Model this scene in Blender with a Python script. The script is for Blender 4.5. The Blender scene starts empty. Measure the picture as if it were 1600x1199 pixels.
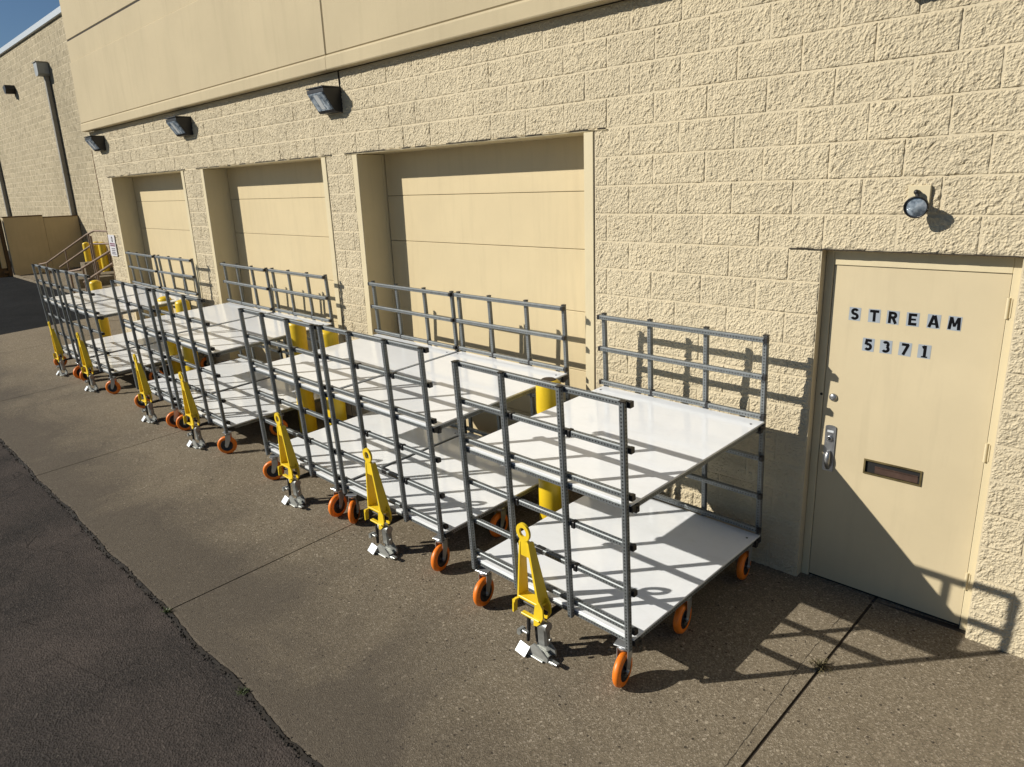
import bpy, math, random
from mathutils import Vector, Matrix, noise
random.seed(7)
PI = math.pi

# ------------------------------------------------------------------ camera, sky, sun, exposure
scn = bpy.context.scene
COL = scn.collection
cam_d = bpy.data.cameras.new('camera')
cam = bpy.data.objects.new('camera', cam_d)
COL.objects.link(cam)
RIGHT = Vector((0.7082572, 0.7049954, -0.0367848))
DOWN = Vector((0.1658756, -0.2168383, -0.9620116))
FWD = Vector((-0.6861902, 0.6752500, -0.2705189))
M = Matrix((RIGHT, -DOWN, -FWD)).transposed().to_4x4()
M.translation = Vector((1.77575, -4.42258, 2.69476))
cam.matrix_world = M
cam_d.sensor_fit = 'HORIZONTAL'
cam_d.sensor_width = 36.0
cam_d.lens = 36.0 * 1119.15 / 1600.0
cam_d.clip_start = 0.05
cam_d.clip_end = 3000
scn.camera = cam

SUN_DIR = Vector((0.860, 1.0, -0.765))            # the way the light travels
el = math.asin(-SUN_DIR.normalized().z)
az = math.atan2(-SUN_DIR.x, -SUN_DIR.y)
world = bpy.data.worlds.new('World')
scn.world = world
world.use_nodes = True
wn = world.node_tree
bg = wn.nodes['Background']
sky = wn.nodes.new('ShaderNodeTexSky')
sky.sky_type = 'NISHITA'
sky.sun_disc = False
sky.sun_elevation = el
sky.sun_rotation = az % (2 * PI)
sky.altitude = 200
sky.air_density = 1.0
sky.dust_density = 0.1
sky.ozone_density = 5.0
wn.links.new(sky.outputs[0], bg.inputs[0])
bg.inputs[1].default_value = 0.05
sun_d = bpy.data.lights.new('sun', 'SUN')
sun_d.energy = 5.0
sun_d.angle = math.radians(0.5)
sun_d.color = (1.0, 0.945, 0.85)
sun = bpy.data.objects.new('sun', sun_d)
COL.objects.link(sun)
sun.rotation_euler = SUN_DIR.to_track_quat('-Z', 'Y').to_euler()
sun.location = (-10, -12, 12)
vs = scn.view_settings
vs.view_transform = 'Standard'
vs.look = 'None'
vs.exposure = 0.18
vs.gamma = 1
try:
    vs.use_curve_mapping = False
except Exception:
    pass

# ------------------------------------------------------------------ ground plane maths (pavement falls away from the wall)
G0, GB, GC = 0.01213, 0.05318, -0.00487
def gz(x, y):
    return G0 + GB * y + GC * x
NRM = Vector((-GC, -GB, 1)).normalized()
EX = Vector((1, 0, GC)).normalized()
EY = NRM.cross(EX)

# ------------------------------------------------------------------ materials
def srgb(r, g, b):
    f = lambda c: (c / 12.92) if c <= 0.04045 else ((c + 0.055) / 1.055) ** 2.4
    return (f(r / 255), f(g / 255), f(b / 255), 1)

class NT:
    def __init__(s, name):
        s.m = bpy.data.materials.new(name)
        s.m.use_nodes = True
        s.t = s.m.node_tree
        s.b = s.t.nodes['Principled BSDF']
    def n(s, kind, **kw):
        nd = s.t.nodes.new(kind)
        for k, v in kw.items():
            if k.startswith('i_'):
                key = k[2:]
                key = int(key) if key.isdigit() else key
                nd.inputs[key].default_value = v
            else:
                setattr(nd, k, v)
        return nd
    def l(s, a, b):
        s.t.links.new(a, b)
    def ramp(s, fac, stops, interp='LINEAR'):
        r = s.n('ShaderNodeValToRGB')
        r.color_ramp.interpolation = interp
        e = r.color_ramp.elements
        while len(e) < len(stops):
            e.new(0.5)
        for el_, (p, c) in zip(e, stops):
            el_.position = p
            el_.color = c if len(c) == 4 else (*c, 1)
        s.l(fac, r.inputs[0])
        return r.outputs[0]
    def pos(s, scale=(1, 1, 1)):
        g = s.n('ShaderNodeNewGeometry')
        mp = s.n('ShaderNodeMapping')
        mp.inputs['Scale'].default_value = scale
        s.l(g.outputs['Position'], mp.inputs[0])
        return mp.outputs[0]
    def noise(s, vec, scale, detail=4, rough=0.55, dist=0):
        t = s.n('ShaderNodeTexNoise')
        t.inputs['Scale'].default_value = scale
        t.inputs['Detail'].default_value = detail
        t.inputs['Roughness'].default_value = rough
        t.inputs['Distortion'].default_value = dist
        s.l(vec, t.inputs['Vector'])
        return t.outputs[0]
    def voro(s, vec, scale, feature='F1'):
        t = s.n('ShaderNodeTexVoronoi')
        t.feature = feature
        t.inputs['Scale'].default_value = scale
        s.l(vec, t.inputs['Vector'])
        return t
    def mix(s, fac, a, b, mode='MIX'):
        x = s.n('ShaderNodeMix', data_type='RGBA', blend_type=mode)
        for sock, val in ((x.inputs[0], fac), (x.inputs[6], a), (x.inputs[7], b)):
            if hasattr(val, 'is_output'):
                s.l(val, sock)
            else:
                sock.default_value = val
        return x.outputs[2]
    def math(s, op, a, b=None, c=None):
        x = s.n('ShaderNodeMath', operation=op)
        for i, v in enumerate((a, b, c)):
            if v is None:
                continue
            if hasattr(v, 'is_output'):
                s.l(v, x.inputs[i])
            else:
                x.inputs[i].default_value = v
        return x.outputs[0]
    def bump(s, h, strength=0.5, dist=0.01, prev=None):
        b = s.n('ShaderNodeBump')
        b.inputs['Strength'].default_value = strength
        b.inputs['Distance'].default_value = dist
        s.l(h, b.inputs['Height'])
        if prev is not None:
            s.l(prev, b.inputs['Normal'])
        return b.outputs[0]
    def out(s, col=None, rough=None, metal=None, normal=None, spec=None):
        for key, v in (('Base Color', col), ('Roughness', rough), ('Metallic', metal), ('Specular IOR Level', spec)):
            if v is None:
                continue
            if hasattr(v, 'is_output'):
                s.l(v, s.b.inputs[key])
            else:
                s.b.inputs[key].default_value = v
        if normal is not None:
            s.l(normal, s.b.inputs['Normal'])
        return s.m

CREAM = (0.630, 0.542, 0.374)
def mul(c, k):
    return tuple(v * k for v in c[:3])

def mat_block(name, base, bumpk=1.0):
    t = NT(name)
    p = t.pos()
    big = t.noise(p, 1.3, 4, 0.6)
    fine = t.noise(p, 95, 5, 0.75)
    med = t.noise(t.pos((1.0, 1.0, 0.75)), 50, 5, 0.7)
    pit = t.voro(p, 75)
    c = t.ramp(big, [(0.3, mul(base, 0.93)), (0.7, mul(base, 1.05))])
    oi = t.n('ShaderNodeObjectInfo')
    c = t.mix(t.math('MULTIPLY', oi.outputs['Random'], 0.10), c, (*mul(base, 0.55), 1))
    streak = t.noise(t.pos((3.0, 3.0, 0.35)), 2.0, 5, 0.6)
    c = t.mix(t.ramp(streak, [(0.52, (0, 0, 0)), (0.80, (0.30, 0.30, 0.30))]), c, (*mul(base, 0.70), 1))
    c = t.mix(t.ramp(fine, [(0.62, (0, 0, 0)), (0.78, (0.45, 0.45, 0.45))]), c, (*mul(base, 0.62), 1))
    h = t.math('ADD', t.math('MULTIPLY', med, 0.7), t.math('MULTIPLY', fine, 0.6))
    h = t.math('ADD', h, t.math('MULTIPLY', pit.outputs['Distance'], 0.5))
    nb = t.bump(h, 0.9 * bumpk, 0.013)
    return t.out(c, 0.78, 0, nb, 0.25)

def mat_paint(name, base, var=0.05, bump=0.12, rough=0.6, dirt=0.25, scale=90):
    t = NT(name)
    p = t.pos()
    big = t.noise(p, 1.7, 5, 0.6)
    fine = t.noise(p, scale, 3, 0.6)
    streak = t.noise(t.pos((5, 5, 0.5)), 2.2, 5, 0.65)
    c = t.ramp(big, [(0.3, mul(base, 1 - var)), (0.7, mul(base, 1 + var))])
    c = t.mix(t.ramp(streak, [(0.5, (0, 0, 0)), (0.8, (dirt, dirt, dirt))]), c, (*mul(base, 0.72), 1))
    nb = t.bump(fine, bump, 0.004)
    return t.out(c, rough, 0, nb, 0.35)

def mat_stucco():
    t = NT('tan_stucco')
    base = (0.490, 0.412, 0.265)
    p = t.pos()
    big = t.noise(p, 0.8, 5, 0.6)
    streak = t.noise(t.pos((3.2, 3.2, 0.30)), 2.2, 6, 0.65)
    grain = t.noise(p, 140, 3, 0.7)
    c = t.ramp(big, [(0.3, mul(base, 0.93)), (0.7, mul(base, 1.05))])
    c = t.mix(t.ramp(streak, [(0.50, (0, 0, 0)), (0.85, (0.45, 0.45, 0.45))]), c, (*mul(base, 0.74), 1))
    return t.out(c, 0.85, 0, t.bump(grain, 0.5, 0.004), 0.2)

def mat_concrete():
    t = NT('exposed_aggregate_concrete')
    p = t.pos()
    big = t.noise(p, 0.55, 5, 0.6, 0.4)
    mid = t.noise(p, 3.5, 5, 0.65)
    v = t.voro(p, 135)
    sep = t.n('ShaderNodeSeparateColor')
    t.l(v.outputs['Color'], sep.inputs[0])
    v2 = t.voro(p, 42)
    sep2 = t.n('ShaderNodeSeparateColor')
    t.l(v2.outputs['Color'], sep2.inputs[0])
    base = t.ramp(big, [(0.32, (0.160, 0.131, 0.090)), (0.50, (0.205, 0.170, 0.118)), (0.72, (0.232, 0.193, 0.136))])
    base = t.mix(t.ramp(mid, [(0.48, (0, 0, 0)), (0.75, (0.5, 0.5, 0.5))]), base, (0.150, 0.122, 0.087, 1))
    agg = t.ramp(sep.outputs[0], [(0.0, (0.055, 0.044, 0.030)), (0.30, (0.145, 0.118, 0.080)), (0.8, (0.250, 0.208, 0.148)), (1.0, (0.46, 0.40, 0.31))])
    c = t.mix(0.5, base, agg)
    # scattered pale pebbles
    peb = t.math('MULTIPLY', t.math('GREATER_THAN', sep2.outputs[0], 0.955), t.math('LESS_THAN', v2.outputs['Distance'], 0.36))
    c = t.mix(t.math('MULTIPLY', peb, 0.75), c, (0.42, 0.36, 0.27, 1))
    dk = t.math('MULTIPLY', t.math('LESS_THAN', sep2.outputs[1], 0.04), t.math('LESS_THAN', v2.outputs['Distance'], 0.33))
    c = t.mix(t.math('MULTIPLY', dk, 0.8), c, (0.035, 0.028, 0.022, 1))
    # grime along the outer edge of the slab, fading in from y = -2.2 to the gutter line
    g = t.n('ShaderNodeNewGeometry')
    sx = t.n('ShaderNodeSeparateXYZ')
    t.l(g.outputs['Position'], sx.inputs[0])
    wob = t.noise(p, 0.9, 5, 0.65, 0.6)
    edge = t.math('ADD', t.math('MULTIPLY', sx.outputs[1], -0.85), t.math('MULTIPLY', wob, 2.0))
    eg = t.ramp(t.math('SUBTRACT', edge, 2.50), [(0.0, (0, 0, 0)), (0.9, (0.72, 0.72, 0.72))])
    c = t.mix(eg, c, (0.070, 0.060, 0.050, 1))
    h = t.math('ADD', t.math('MULTIPLY', v.outputs['Distance'], 1.0), t.math('MULTIPLY', t.noise(p, 160, 3, 0.7), 0.8))
    return t.out(c, 0.88, 0, t.bump(h, 0.55, 0.005), 0.12)

def mat_asphalt(name, lo, hi, speck=0.25):
    t = NT(name)
    p = t.pos()
    big = t.noise(p, 0.85, 4, 0.55, 0.5)
    mid = t.noise(p, 4.5, 5, 0.7)
    v = t.voro(p, 85)
    sep = t.n('ShaderNodeSeparateColor')
    t.l(v.outputs['Color'], sep.inputs[0])
    c = t.ramp(big, [(0.32, lo), (0.68, hi)])
    c = t.mix(t.ramp(mid, [(0.45, (0, 0, 0)), (0.75, (0.5, 0.5, 0.5))]), c, (*mul(lo, 0.7), 1))
    agg = t.ramp(sep.outputs[0], [(0.0, mul(lo, 0.55)), (0.6, mul(hi, 1.15)), (0.97, mul(hi, 1.9)), (1.0, (0.22, 0.19, 0.16))])
    c = t.mix(speck, c, agg)
    cr = t.voro(t.pos((1, 1, 0.1)), 2.3, 'DISTANCE_TO_EDGE')
    wob = t.noise(p, 2.5, 4, 0.6)
    ck = t.math('MULTIPLY', t.math('LESS_THAN', cr.outputs[0], 0.006), t.math('GREATER_THAN', wob, 0.54))
    c = t.mix(t.math('MULTIPLY', ck, 0.6), c, (0.012, 0.010, 0.009, 1))
    h = t.math('ADD', v.outputs['Distance'], t.math('MULTIPLY', t.noise(p, 130, 3, 0.7), 0.8))
    return t.out(c, 0.92, 0, t.bump(h, 0.75, 0.007), 0.06)

def mat_simple(name, col, rough=0.5, metal=0, bump=0.0, scale=200, var=0.08, spec=0.5):
    t = NT(name)
    p = t.n('ShaderNodeTexCoord').outputs['Object']
    nz = t.noise(p, scale * 0.12, 4, 0.6)
    c = t.ramp(nz, [(0.3, mul(col, 1 - var)), (0.7, mul(col, 1 + var))])
    nb = t.bump(t.noise(p, scale, 3), bump, 0.002) if bump else None
    rr = t.ramp(nz, [(0.3, (max(rough - 0.06, 0.02),) * 3), (0.7, (min(rough + 0.08, 1),) * 3)])
    return t.out(c, rr, metal, nb, spec)

def mat_beam():
    """galvanised tube, punched every 20 mm on the centre line of each face"""
    t = NT('perforated_galvanised_steel')
    uv = t.n('ShaderNodeUVMap').outputs[0]
    sp = t.n('ShaderNodeSeparateXYZ')
    t.l(uv, sp.inputs[0])
    fr = t.math('FRACT', t.math('DIVIDE', sp.outputs[0], 0.0200))
    du = t.math('MULTIPLY', t.math('SUBTRACT', fr, 0.5), 0.0200)
    dv = sp.outputs[1]
    r = t.math('SQRT', t.math('ADD', t.math('MULTIPLY', du, du), t.math('MULTIPLY', dv, dv)))
    hole = t.math('LESS_THAN', r, 0.0050)
    p = t.pos()
    nz = t.noise(p, 26, 5, 0.7)
    c = t.ramp(nz, [(0.3, (0.150, 0.165, 0.168)), (0.7, (0.235, 0.252, 0.256))])
    c = t.mix(hole, c, (0.012, 0.012, 0.013, 1))
    m = t.math('MULTIPLY', t.math('SUBTRACT', 1.0, hole), 0.45)
    return t.out(c, 0.50, m, None, 0.5)

def mat_deck():
    t = NT('white_plastic_board')
    p = t.pos()
    nz = t.noise(p, 3.0, 5, 0.6)
    sc = t.noise(t.pos((6, 1.2, 1)), 14, 5, 0.7)
    c = t.ramp(nz, [(0.3, (0.76, 0.785, 0.805)), (0.7, (0.80, 0.82, 0.84))])
    rr = t.ramp(sc, [(0.35, (0.07, 0.07, 0.07)), (0.7, (0.15, 0.15, 0.15))])
    dust = t.noise(t.pos((1.4, 3.0, 1)), 4.5, 6, 0.72)
    c = t.mix(t.ramp(dust, [(0.52, (0, 0, 0)), (0.78, (0.16, 0.16, 0.16))]), c, (0.42, 0.40, 0.36, 1))
    rr = t.mix(t.ramp(dust, [(0.50, (0, 0, 0)), (0.70, (0.6, 0.6, 0.6))]), rr, (0.30, 0.30, 0.30, 1))
    return t.out(c, rr, 0, t.bump(t.noise(p, 5, 2), 0.05, 0.01), 0.6)

def mat_yellow(name, base, chip=0.5):
    t = NT(name)
    p = t.pos()
    nz = t.noise(p, 7, 5, 0.65)
    c = t.ramp(nz, [(0.3, mul(base, 0.90)), (0.7, mul(base, 1.06))])
    st = t.noise(t.pos((9, 9, 1.2)), 3, 5, 0.7)
    c = t.mix(t.ramp(st, [(0.55, (0, 0, 0)), (0.8, (chip, chip, chip))]), c, (*mul(base, 0.45), 1))
    return t.out(c, 0.38, 0, t.bump(t.noise(p, 40, 3), 0.1, 0.004), 0.5)

def mat_farblock():
    """rows of split-faced block some 28 m off, too small there to tell apart"""
    t = NT('far_split_face_block')
    g = t.n('ShaderNodeNewGeometry')
    s1 = t.n('ShaderNodeSeparateXYZ')
    t.l(g.outputs['Position'], s1.inputs[0])
    cb = t.n('ShaderNodeCombineXYZ')
    t.l(s1.outputs[0], cb.inputs[0])
    t.l(s1.outputs[2], cb.inputs[1])
    br = t.n('ShaderNodeTexBrick')
    br.inputs['Scale'].default_value = 1.0
    br.inputs['Brick Width'].default_value = 0.4064
    br.inputs['Row Height'].default_value = 0.2032
    br.inputs['Mortar Size'].default_value = 0.014
    br.inputs['Color1'].default_value = (0.50, 0.425, 0.285, 1)
    br.inputs['Color2'].default_value = (0.43, 0.365, 0.240, 1)
    br.inputs['Mortar'].default_value = (0.68, 0.59, 0.41, 1)
    t.l(cb.outputs[0], br.inputs['Vector'])
    p = t.pos()
    rough = t.noise(t.pos((1.0, 1.0, 0.7)), 7, 6, 0.8)
    big = t.noise(p, 0.35, 5, 0.6)
    c = t.mix(t.ramp(big, [(0.45, (0, 0, 0)), (0.72, (0.6, 0.6, 0.6))]), br.outputs[0], (0.33, 0.285, 0.19, 1))
    c = t.mix(t.ramp(rough, [(0.48, (0, 0, 0)), (0.62, (0.75, 0.75, 0.75))]), c, (0.19, 0.157, 0.10, 1))
    h = t.math('ADD', t.math('MULTIPLY', rough, 1.0), t.math('MULTIPLY', br.outputs[1], -0.25))
    return t.out(c, 0.85, 0, t.bump(h, 1.0, 0.05), 0.2)

MT = {}
MT['block'] = mat_block('cream_split_face_block', CREAM)
MT['mortar'] = mat_paint('cream_painted_mortar', mul(CREAM, 0.92), 0.04, 0.5, 0.75, 0.2, 60)
MT['stucco'] = mat_stucco()
MT['dock'] = mat_paint('beige_door_paint', (0.585, 0.482, 0.292), 0.04, 0.05, 0.5, 0.30)
MT['trim'] = mat_paint('cream_trim_paint', (0.610, 0.525, 0.340), 0.04, 0.08, 0.5, 0.3)
MT['entry'] = mat_paint('tan_door_paint', (0.555, 0.468, 0.302), 0.055, 0.06, 0.48, 0.30)
MT['concrete'] = mat_concrete()
MT['asphalt'] = mat_asphalt('old_brown_asphalt', (0.027, 0.026, 0.025), (0.072, 0.060, 0.053))
MT['shadeasphalt'] = mat_asphalt('shade_toned_asphalt', (0.010, 0.011, 0.012), (0.018, 0.019, 0.020), 0.12)  # asphalt of the far lane, its shade put into the colour
MT['joint'] = mat_simple('dark_joint_filler', (0.030, 0.022, 0.014), 0.95, 0, 0.6, 120, 0.4)
MT['debris'] = mat_simple('gutter_dirt', (0.014, 0.010, 0.006), 0.95, 0, 1.0, 90, 0.5)
MT['beam'] = mat_beam()
MT['clamp'] = mat_simple('black_nylon', (0.012, 0.012, 0.013), 0.45)
MT['deck'] = mat_deck()
MT['tyre'] = mat_simple('orange_polyurethane', (0.80, 0.195, 0.012), 0.42, 0, 0.1, 60, 0.12)
MT['hub'] = mat_simple('black_hub_plastic', (0.015, 0.015, 0.018), 0.4)
MT['zinc'] = mat_simple('bright_zinc_plate', (0.52, 0.54, 0.55), 0.33, 0.75, 0.15, 80, 0.15)
MT['castzinc'] = mat_simple('dull_cast_zinc', (0.36, 0.37, 0.35), 0.42, 0.6, 0.3, 60, 0.35)
MT['foot'] = mat_simple('pale_foot_plate', (0.70, 0.73, 0.75), 0.35, 0.25, 0.1, 60, 0.1)
MT['towyellow'] = mat_yellow('bright_yellow_powder_coat', (0.80, 0.56, 0.022), 0.0)
MT['bollard'] = mat_yellow('weathered_yellow_sleeve', (0.72, 0.49, 0.015), 0.45)
MT['scorch'] = mat_simple('bare_rusty_bollard_top', (0.050, 0.034, 0.018), 0.9, 0, 0.8, 60, 0.6)
MT['lampbody'] = mat_simple('black_lamp_housing', (0.010, 0.010, 0.011), 0.45)
MT['steel'] = mat_simple('brushed_door_hardware', (0.36, 0.37, 0.38), 0.36, 0.85, 0.1, 120, 0.15)
MT['darksteel'] = mat_simple('dark_metal', (0.030, 0.028, 0.026), 0.5, 0.3)
MT['brass'] = mat_simple('tarnished_brass', (0.16, 0.125, 0.055), 0.5, 0.6, 0.2, 80, 0.4)
MT['black'] = mat_simple('matt_black', (0.006, 0.006, 0.006), 0.7)
MT['flap'] = mat_simple('brown_letterbox_flap', (0.055, 0.028, 0.018), 0.6, 0, 0.2, 60, 0.4)
MT['tile'] = mat_simple('grey_sticker', (0.30, 0.335, 0.37), 0.45, 0, 0, 50, 0.04)
MT['ink'] = mat_simple('black_ink', (0.004, 0.004, 0.005), 0.9, 0, 0, 200, 0.08, 0.15)
MT['signwhite'] = mat_simple('white_sign_sheet', (0.62, 0.61, 0.62), 0.4, 0, 0, 30, 0.05)
MT['signred'] = mat_simple('faded_maroon_ink', (0.22, 0.08, 0.13), 0.5)
MT['signgrey'] = mat_simple('grey_ink', (0.12, 0.11, 0.14), 0.5)
MT['spout'] = mat_simple('grey_brown_sheet_metal', (0.27, 0.255, 0.215), 0.55, 0.1, 0.1, 30, 0.1)
MT['spouthead'] = mat_simple('grey_conductor_head', (0.30, 0.32, 0.32), 0.5, 0.1, 0.1, 30, 0.1)
MT['coping'] = mat_simple('pale_blue_grey_coping', (0.48, 0.52, 0.55), 0.45, 0.2)
MT['far'] = mat_farblock()
MT['screen'] = mat_paint('tan_screen_paint', (0.56, 0.44, 0.25), 0.06, 0.1, 0.7, 0.4, 40)
MT['timber'] = mat_paint('brown_timber', (0.13, 0.075, 0.030), 0.15, 0.3, 0.75, 0.4, 60)
MT['rail'] = mat_simple('rusty_brown_pipe', (0.21, 0.145, 0.098), 0.6, 0.2, 0.3, 40, 0.25)
MT['leaf'] = mat_simple('green_weed', (0.060, 0.085, 0.020), 0.6, 0, 0, 60, 0.4)
MT['dryleaf'] = mat_simple('dry_weed', (0.12, 0.10, 0.045), 0.7, 0, 0, 60, 0.4)
MT['soil'] = mat_simple('distant_ground', (0.10, 0.09, 0.06), 0.9, 0, 0.4, 20, 0.3)
def mat_glass():
    t = NT('lamp_glass')
    p = t.n('ShaderNodeTexCoord').outputs['Object']
    w = t.noise(p, 26, 3, 0.5)
    c = t.ramp(w, [(0.35, (0.12, 0.16, 0.21)), (0.55, (0.42, 0.50, 0.58)), (0.75, (0.80, 0.86, 0.92))])  # reflections of sky and ground painted in as bluish tones
    return t.out(c, 0.15, 0.30, t.bump(w, 0.3, 0.01), 0.8)
MT['glass'] = mat_glass()

# ------------------------------------------------------------------ mesh helpers
class MB:
    def __init__(s):
        s.v, s.f, s.uv, s.sm = [], [], [], []
    def add(s, vs, fs, smooth=False, uvs=None):
        o = len(s.v)
        s.v += [tuple(v) for v in vs]
        for i, f in enumerate(fs):
            s.f.append(tuple(o + k for k in f))
            s.sm.append(smooth)
            s.uv.append(uvs[i] if uvs else [(0, 1)] * len(f))
    def box(s, a, b, mat=None):
        x0, y0, z0 = a; x1, y1, z1 = b
        vs = [(x0, y0, z0), (x1, y0, z0), (x1, y1, z0), (x0, y1, z0), (x0, y0, z1), (x1, y0, z1), (x1, y1, z1), (x0, y1, z1)]
        if mat is not None:
            vs = [mat @ Vector(v) for v in vs]
        s.add(vs, [(0, 3, 2, 1), (4, 5, 6, 7), (0, 1, 5, 4), (1, 2, 6, 5), (2, 3, 7, 6), (3, 0, 4, 7)])
    def bevbox(s, a, b, r=0.004, mat=None):
        """box with chamfered edges on every side"""
        x0, y0, z0 = a; x1, y1, z1 = b
        vs = []
        for x, sx in ((x0, 1), (x1, -1)):
            for y, sy in ((y0, 1), (y1, -1)):
                for z, sz in ((z0, 1), (z1, -1)):
                    vs += [(x, y + sy * r, z + sz * r), (x + sx * r, y, z + sz * r), (x + sx * r, y + sy * r, z)]
        I = lambda i, j, k, c: 3 * (4 * i + 2 * j + k) + c
        fs = [(I(0,0,0,0), I(0,0,1,0), I(0,1,1,0), I(0,1,0,0)), (I(1,0,0,0), I(1,1,0,0), I(1,1,1,0), I(1,0,1,0)),
              (I(0,0,0,1), I(1,0,0,1), I(1,0,1,1), I(0,0,1,1)), (I(0,1,0,1), I(0,1,1,1), I(1,1,1,1), I(1,1,0,1)),
              (I(0,0,0,2), I(0,1,0,2), I(1,1,0,2), I(1,0,0,2)), (I(0,0,1,2), I(1,0,1,2), I(1,1,1,2), I(0,1,1,2))]
        for i in (0, 1):
            for j in (0, 1):
                fs.append((I(i,j,0,0), I(i,j,0,1), I(i,j,1,1), I(i,j,1,0)))
        for i in (0, 1):
            for k in (0, 1):
                fs.append((I(i,0,k,0), I(i,0,k,2), I(i,1,k,2), I(i,1,k,0)))
        for j in (0, 1):
            for k in (0, 1):
                fs.append((I(0,j,k,1), I(0,j,k,2), I(1,j,k,2), I(1,j,k,1)))
        for i in (0, 1):
            for j in (0, 1):
                for k in (0, 1):
                    fs.append((I(i,j,k,0), I(i,j,k,1), I(i,j,k,2)))
        if mat is not None:
            vs = [mat @ Vector(v) for v in vs]
        s.add(vs, fs)
    def cyl(s, p0, p1, r0, r1=None, n=16, caps=True, smooth=True):
        r1 = r0 if r1 is None else r1
        p0, p1 = Vector(p0), Vector(p1)
        d = (p1 - p0).normalized()
        a = Vector((0, 0, 1)) if abs(d.z) < 0.9 else Vector((1, 0, 0))
        u = d.cross(a).normalized(); w = d.cross(u)
        vs = []
        for p, r in ((p0, r0), (p1, r1)):
            for i in range(n):
                t = 2 * PI * i / n
                vs.append(p + (u * math.cos(t) + w * math.sin(t)) * r)
        s.add(vs, [(i, i + n, (i + 1) % n + n, (i + 1) % n) for i in range(n)], smooth)
        if caps:
            s.add(vs[:n], [tuple(range(n))])
            s.add(vs[n:], [tuple(reversed(range(n)))])
    def tube(s, pts, r, n=10):
        for a, b in zip(pts[:-1], pts[1:]):
            s.cyl(a, b, r, r, n, True)
        for p in pts[1:-1]:
            s.ball(p, r * 1.01, 8)
    def ball(s, c, r, n=10, sc=(1, 1, 1)):
        c = Vector(c)
        vs, fs = [], []
        m = n // 2 + 1
        for j in range(m + 1):
            ph = PI * j / m
            for i in range(n):
                t = 2 * PI * i / n
                vs.append((c.x + r * sc[0] * math.sin(ph) * math.cos(t), c.y + r * sc[1] * math.sin(ph) * math.sin(t), c.z + r * sc[2] * math.cos(ph)))
        for j in range(m):
            for i in range(n):
                fs.append((j * n + i, (j + 1) * n + i, (j + 1) * n + (i + 1) % n, j * n + (i + 1) % n))
        s.add(vs, fs, True)
    def lathe(s, prof, c=(0, 0, 0), axis='z', n=24, smooth=True):
        vs, fs = [], []
        for (r, h) in prof:
            for i in range(n):
                t = 2 * PI * i / n
                a, b = r * math.cos(t), r * math.sin(t)
                v = (a, b, h) if axis == 'z' else ((h, a, b) if axis == 'x' else (a, h, b))
                vs.append((v[0] + c[0], v[1] + c[1], v[2] + c[2]))
        for j in range(len(prof) - 1):
            for i in range(n):
                fs.append((j * n + i, j * n + (i + 1) % n, (j + 1) * n + (i + 1) % n, (j + 1) * n + i))
        s.add(vs, fs, smooth)
    def prism(s, poly, y0, y1, mat=None):
        """polygon in x,z extruded along y"""
        n = len(poly)
        vs = [(x, y0, z) for x, z in poly] + [(x, y1, z) for x, z in poly]
        if mat is not None:
            vs = [mat @ Vector(v) for v in vs]
        s.add(vs, [tuple(range(n)), tuple(reversed(range(n, 2 * n)))] + [(i, i + n, (i + 1) % n + n, (i + 1) % n) for i in range(n)])
    def mesh(s, name, mat):
        me = bpy.data.meshes.new(name)
        me.from_pydata(s.v, [], s.f)
        me.polygons.foreach_set('use_smooth', s.sm)
        uvl = me.uv_layers.new(name='UVMap')
        flat = []
        for f in s.uv:
            for a, b in f:
                flat += [a, b]
        uvl.data.foreach_set('uv', flat)
        me.materials.append(mat)
        me.update()
        return me

def fixn(me):
    import bmesh
    bm = bmesh.new(); bm.from_mesh(me)
    bmesh.ops.recalc_face_normals(bm, faces=bm.faces)
    bm.to_mesh(me); bm.free()
    return me

def link(name, data, parent=None, loc=None, rot=None):
    o = bpy.data.objects.new(name, data)
    COL.objects.link(o)
    if parent is not None:
        o.parent = parent
    if loc is not None:
        o.location = loc
    if rot is not None:
        o.rotation_euler = rot
    return o

def part(name, mb, mat, parent=None, loc=None, rot=None, fix=True):
    me = mb.mesh(name, mat)
    if fix:
        fixn(me)
    return link(name, me, parent, loc, rot)

def tag(o, label=None, cat=None, group=None, kind=None):
    if label: o['label'] = label
    if cat: o['category'] = cat
    if group: o['group'] = group
    if kind: o['kind'] = kind
    return o

def empty(name, loc=(0, 0, 0), mat=None):
    o = bpy.data.objects.new(name, None)
    COL.objects.link(o)
    o.empty_display_size = 0.1
    o.location = loc
    if mat is not None:
        o.matrix_world = mat
    return o

def kids(o):
    return [c for c in bpy.data.objects if c.parent is o]

def copy_tree(o, table, parent=None):
    c = o.copy()
    COL.objects.link(c)
    c.parent = parent
    if parent is not None:
        c.matrix_parent_inverse = o.matrix_parent_inverse.copy()
    for ch in table.get(o.name, []):
        copy_tree(ch, table, c)
    return c

def child_table():
    t = {}
    for o in bpy.data.objects:
        if o.parent is not None:
            t.setdefault(o.parent.name, []).append(o)
    return t

# ------------------------------------------------------------------ ground
def sheet(name, x0, x1, y0, y1, dz, mat, kind='structure', parent=None, nx=2, ny=2):
    mb = MB()
    vs = [(x0 + (x1 - x0) * i / nx, y0 + (y1 - y0) * j / ny) for j in range(ny + 1) for i in range(nx + 1)]
    vs = [(x, y, gz(x, y) + dz) for x, y in vs]
    fs = [(j * (nx + 1) + i, j * (nx + 1) + i + 1, (j + 1) * (nx + 1) + i + 1, (j + 1) * (nx + 1) + i) for j in range(ny) for i in range(nx)]
    mb.add(vs, fs)
    o = part(name, mb, mat, parent, fix=False)
    if kind:
        o['kind'] = kind
    return o

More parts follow.
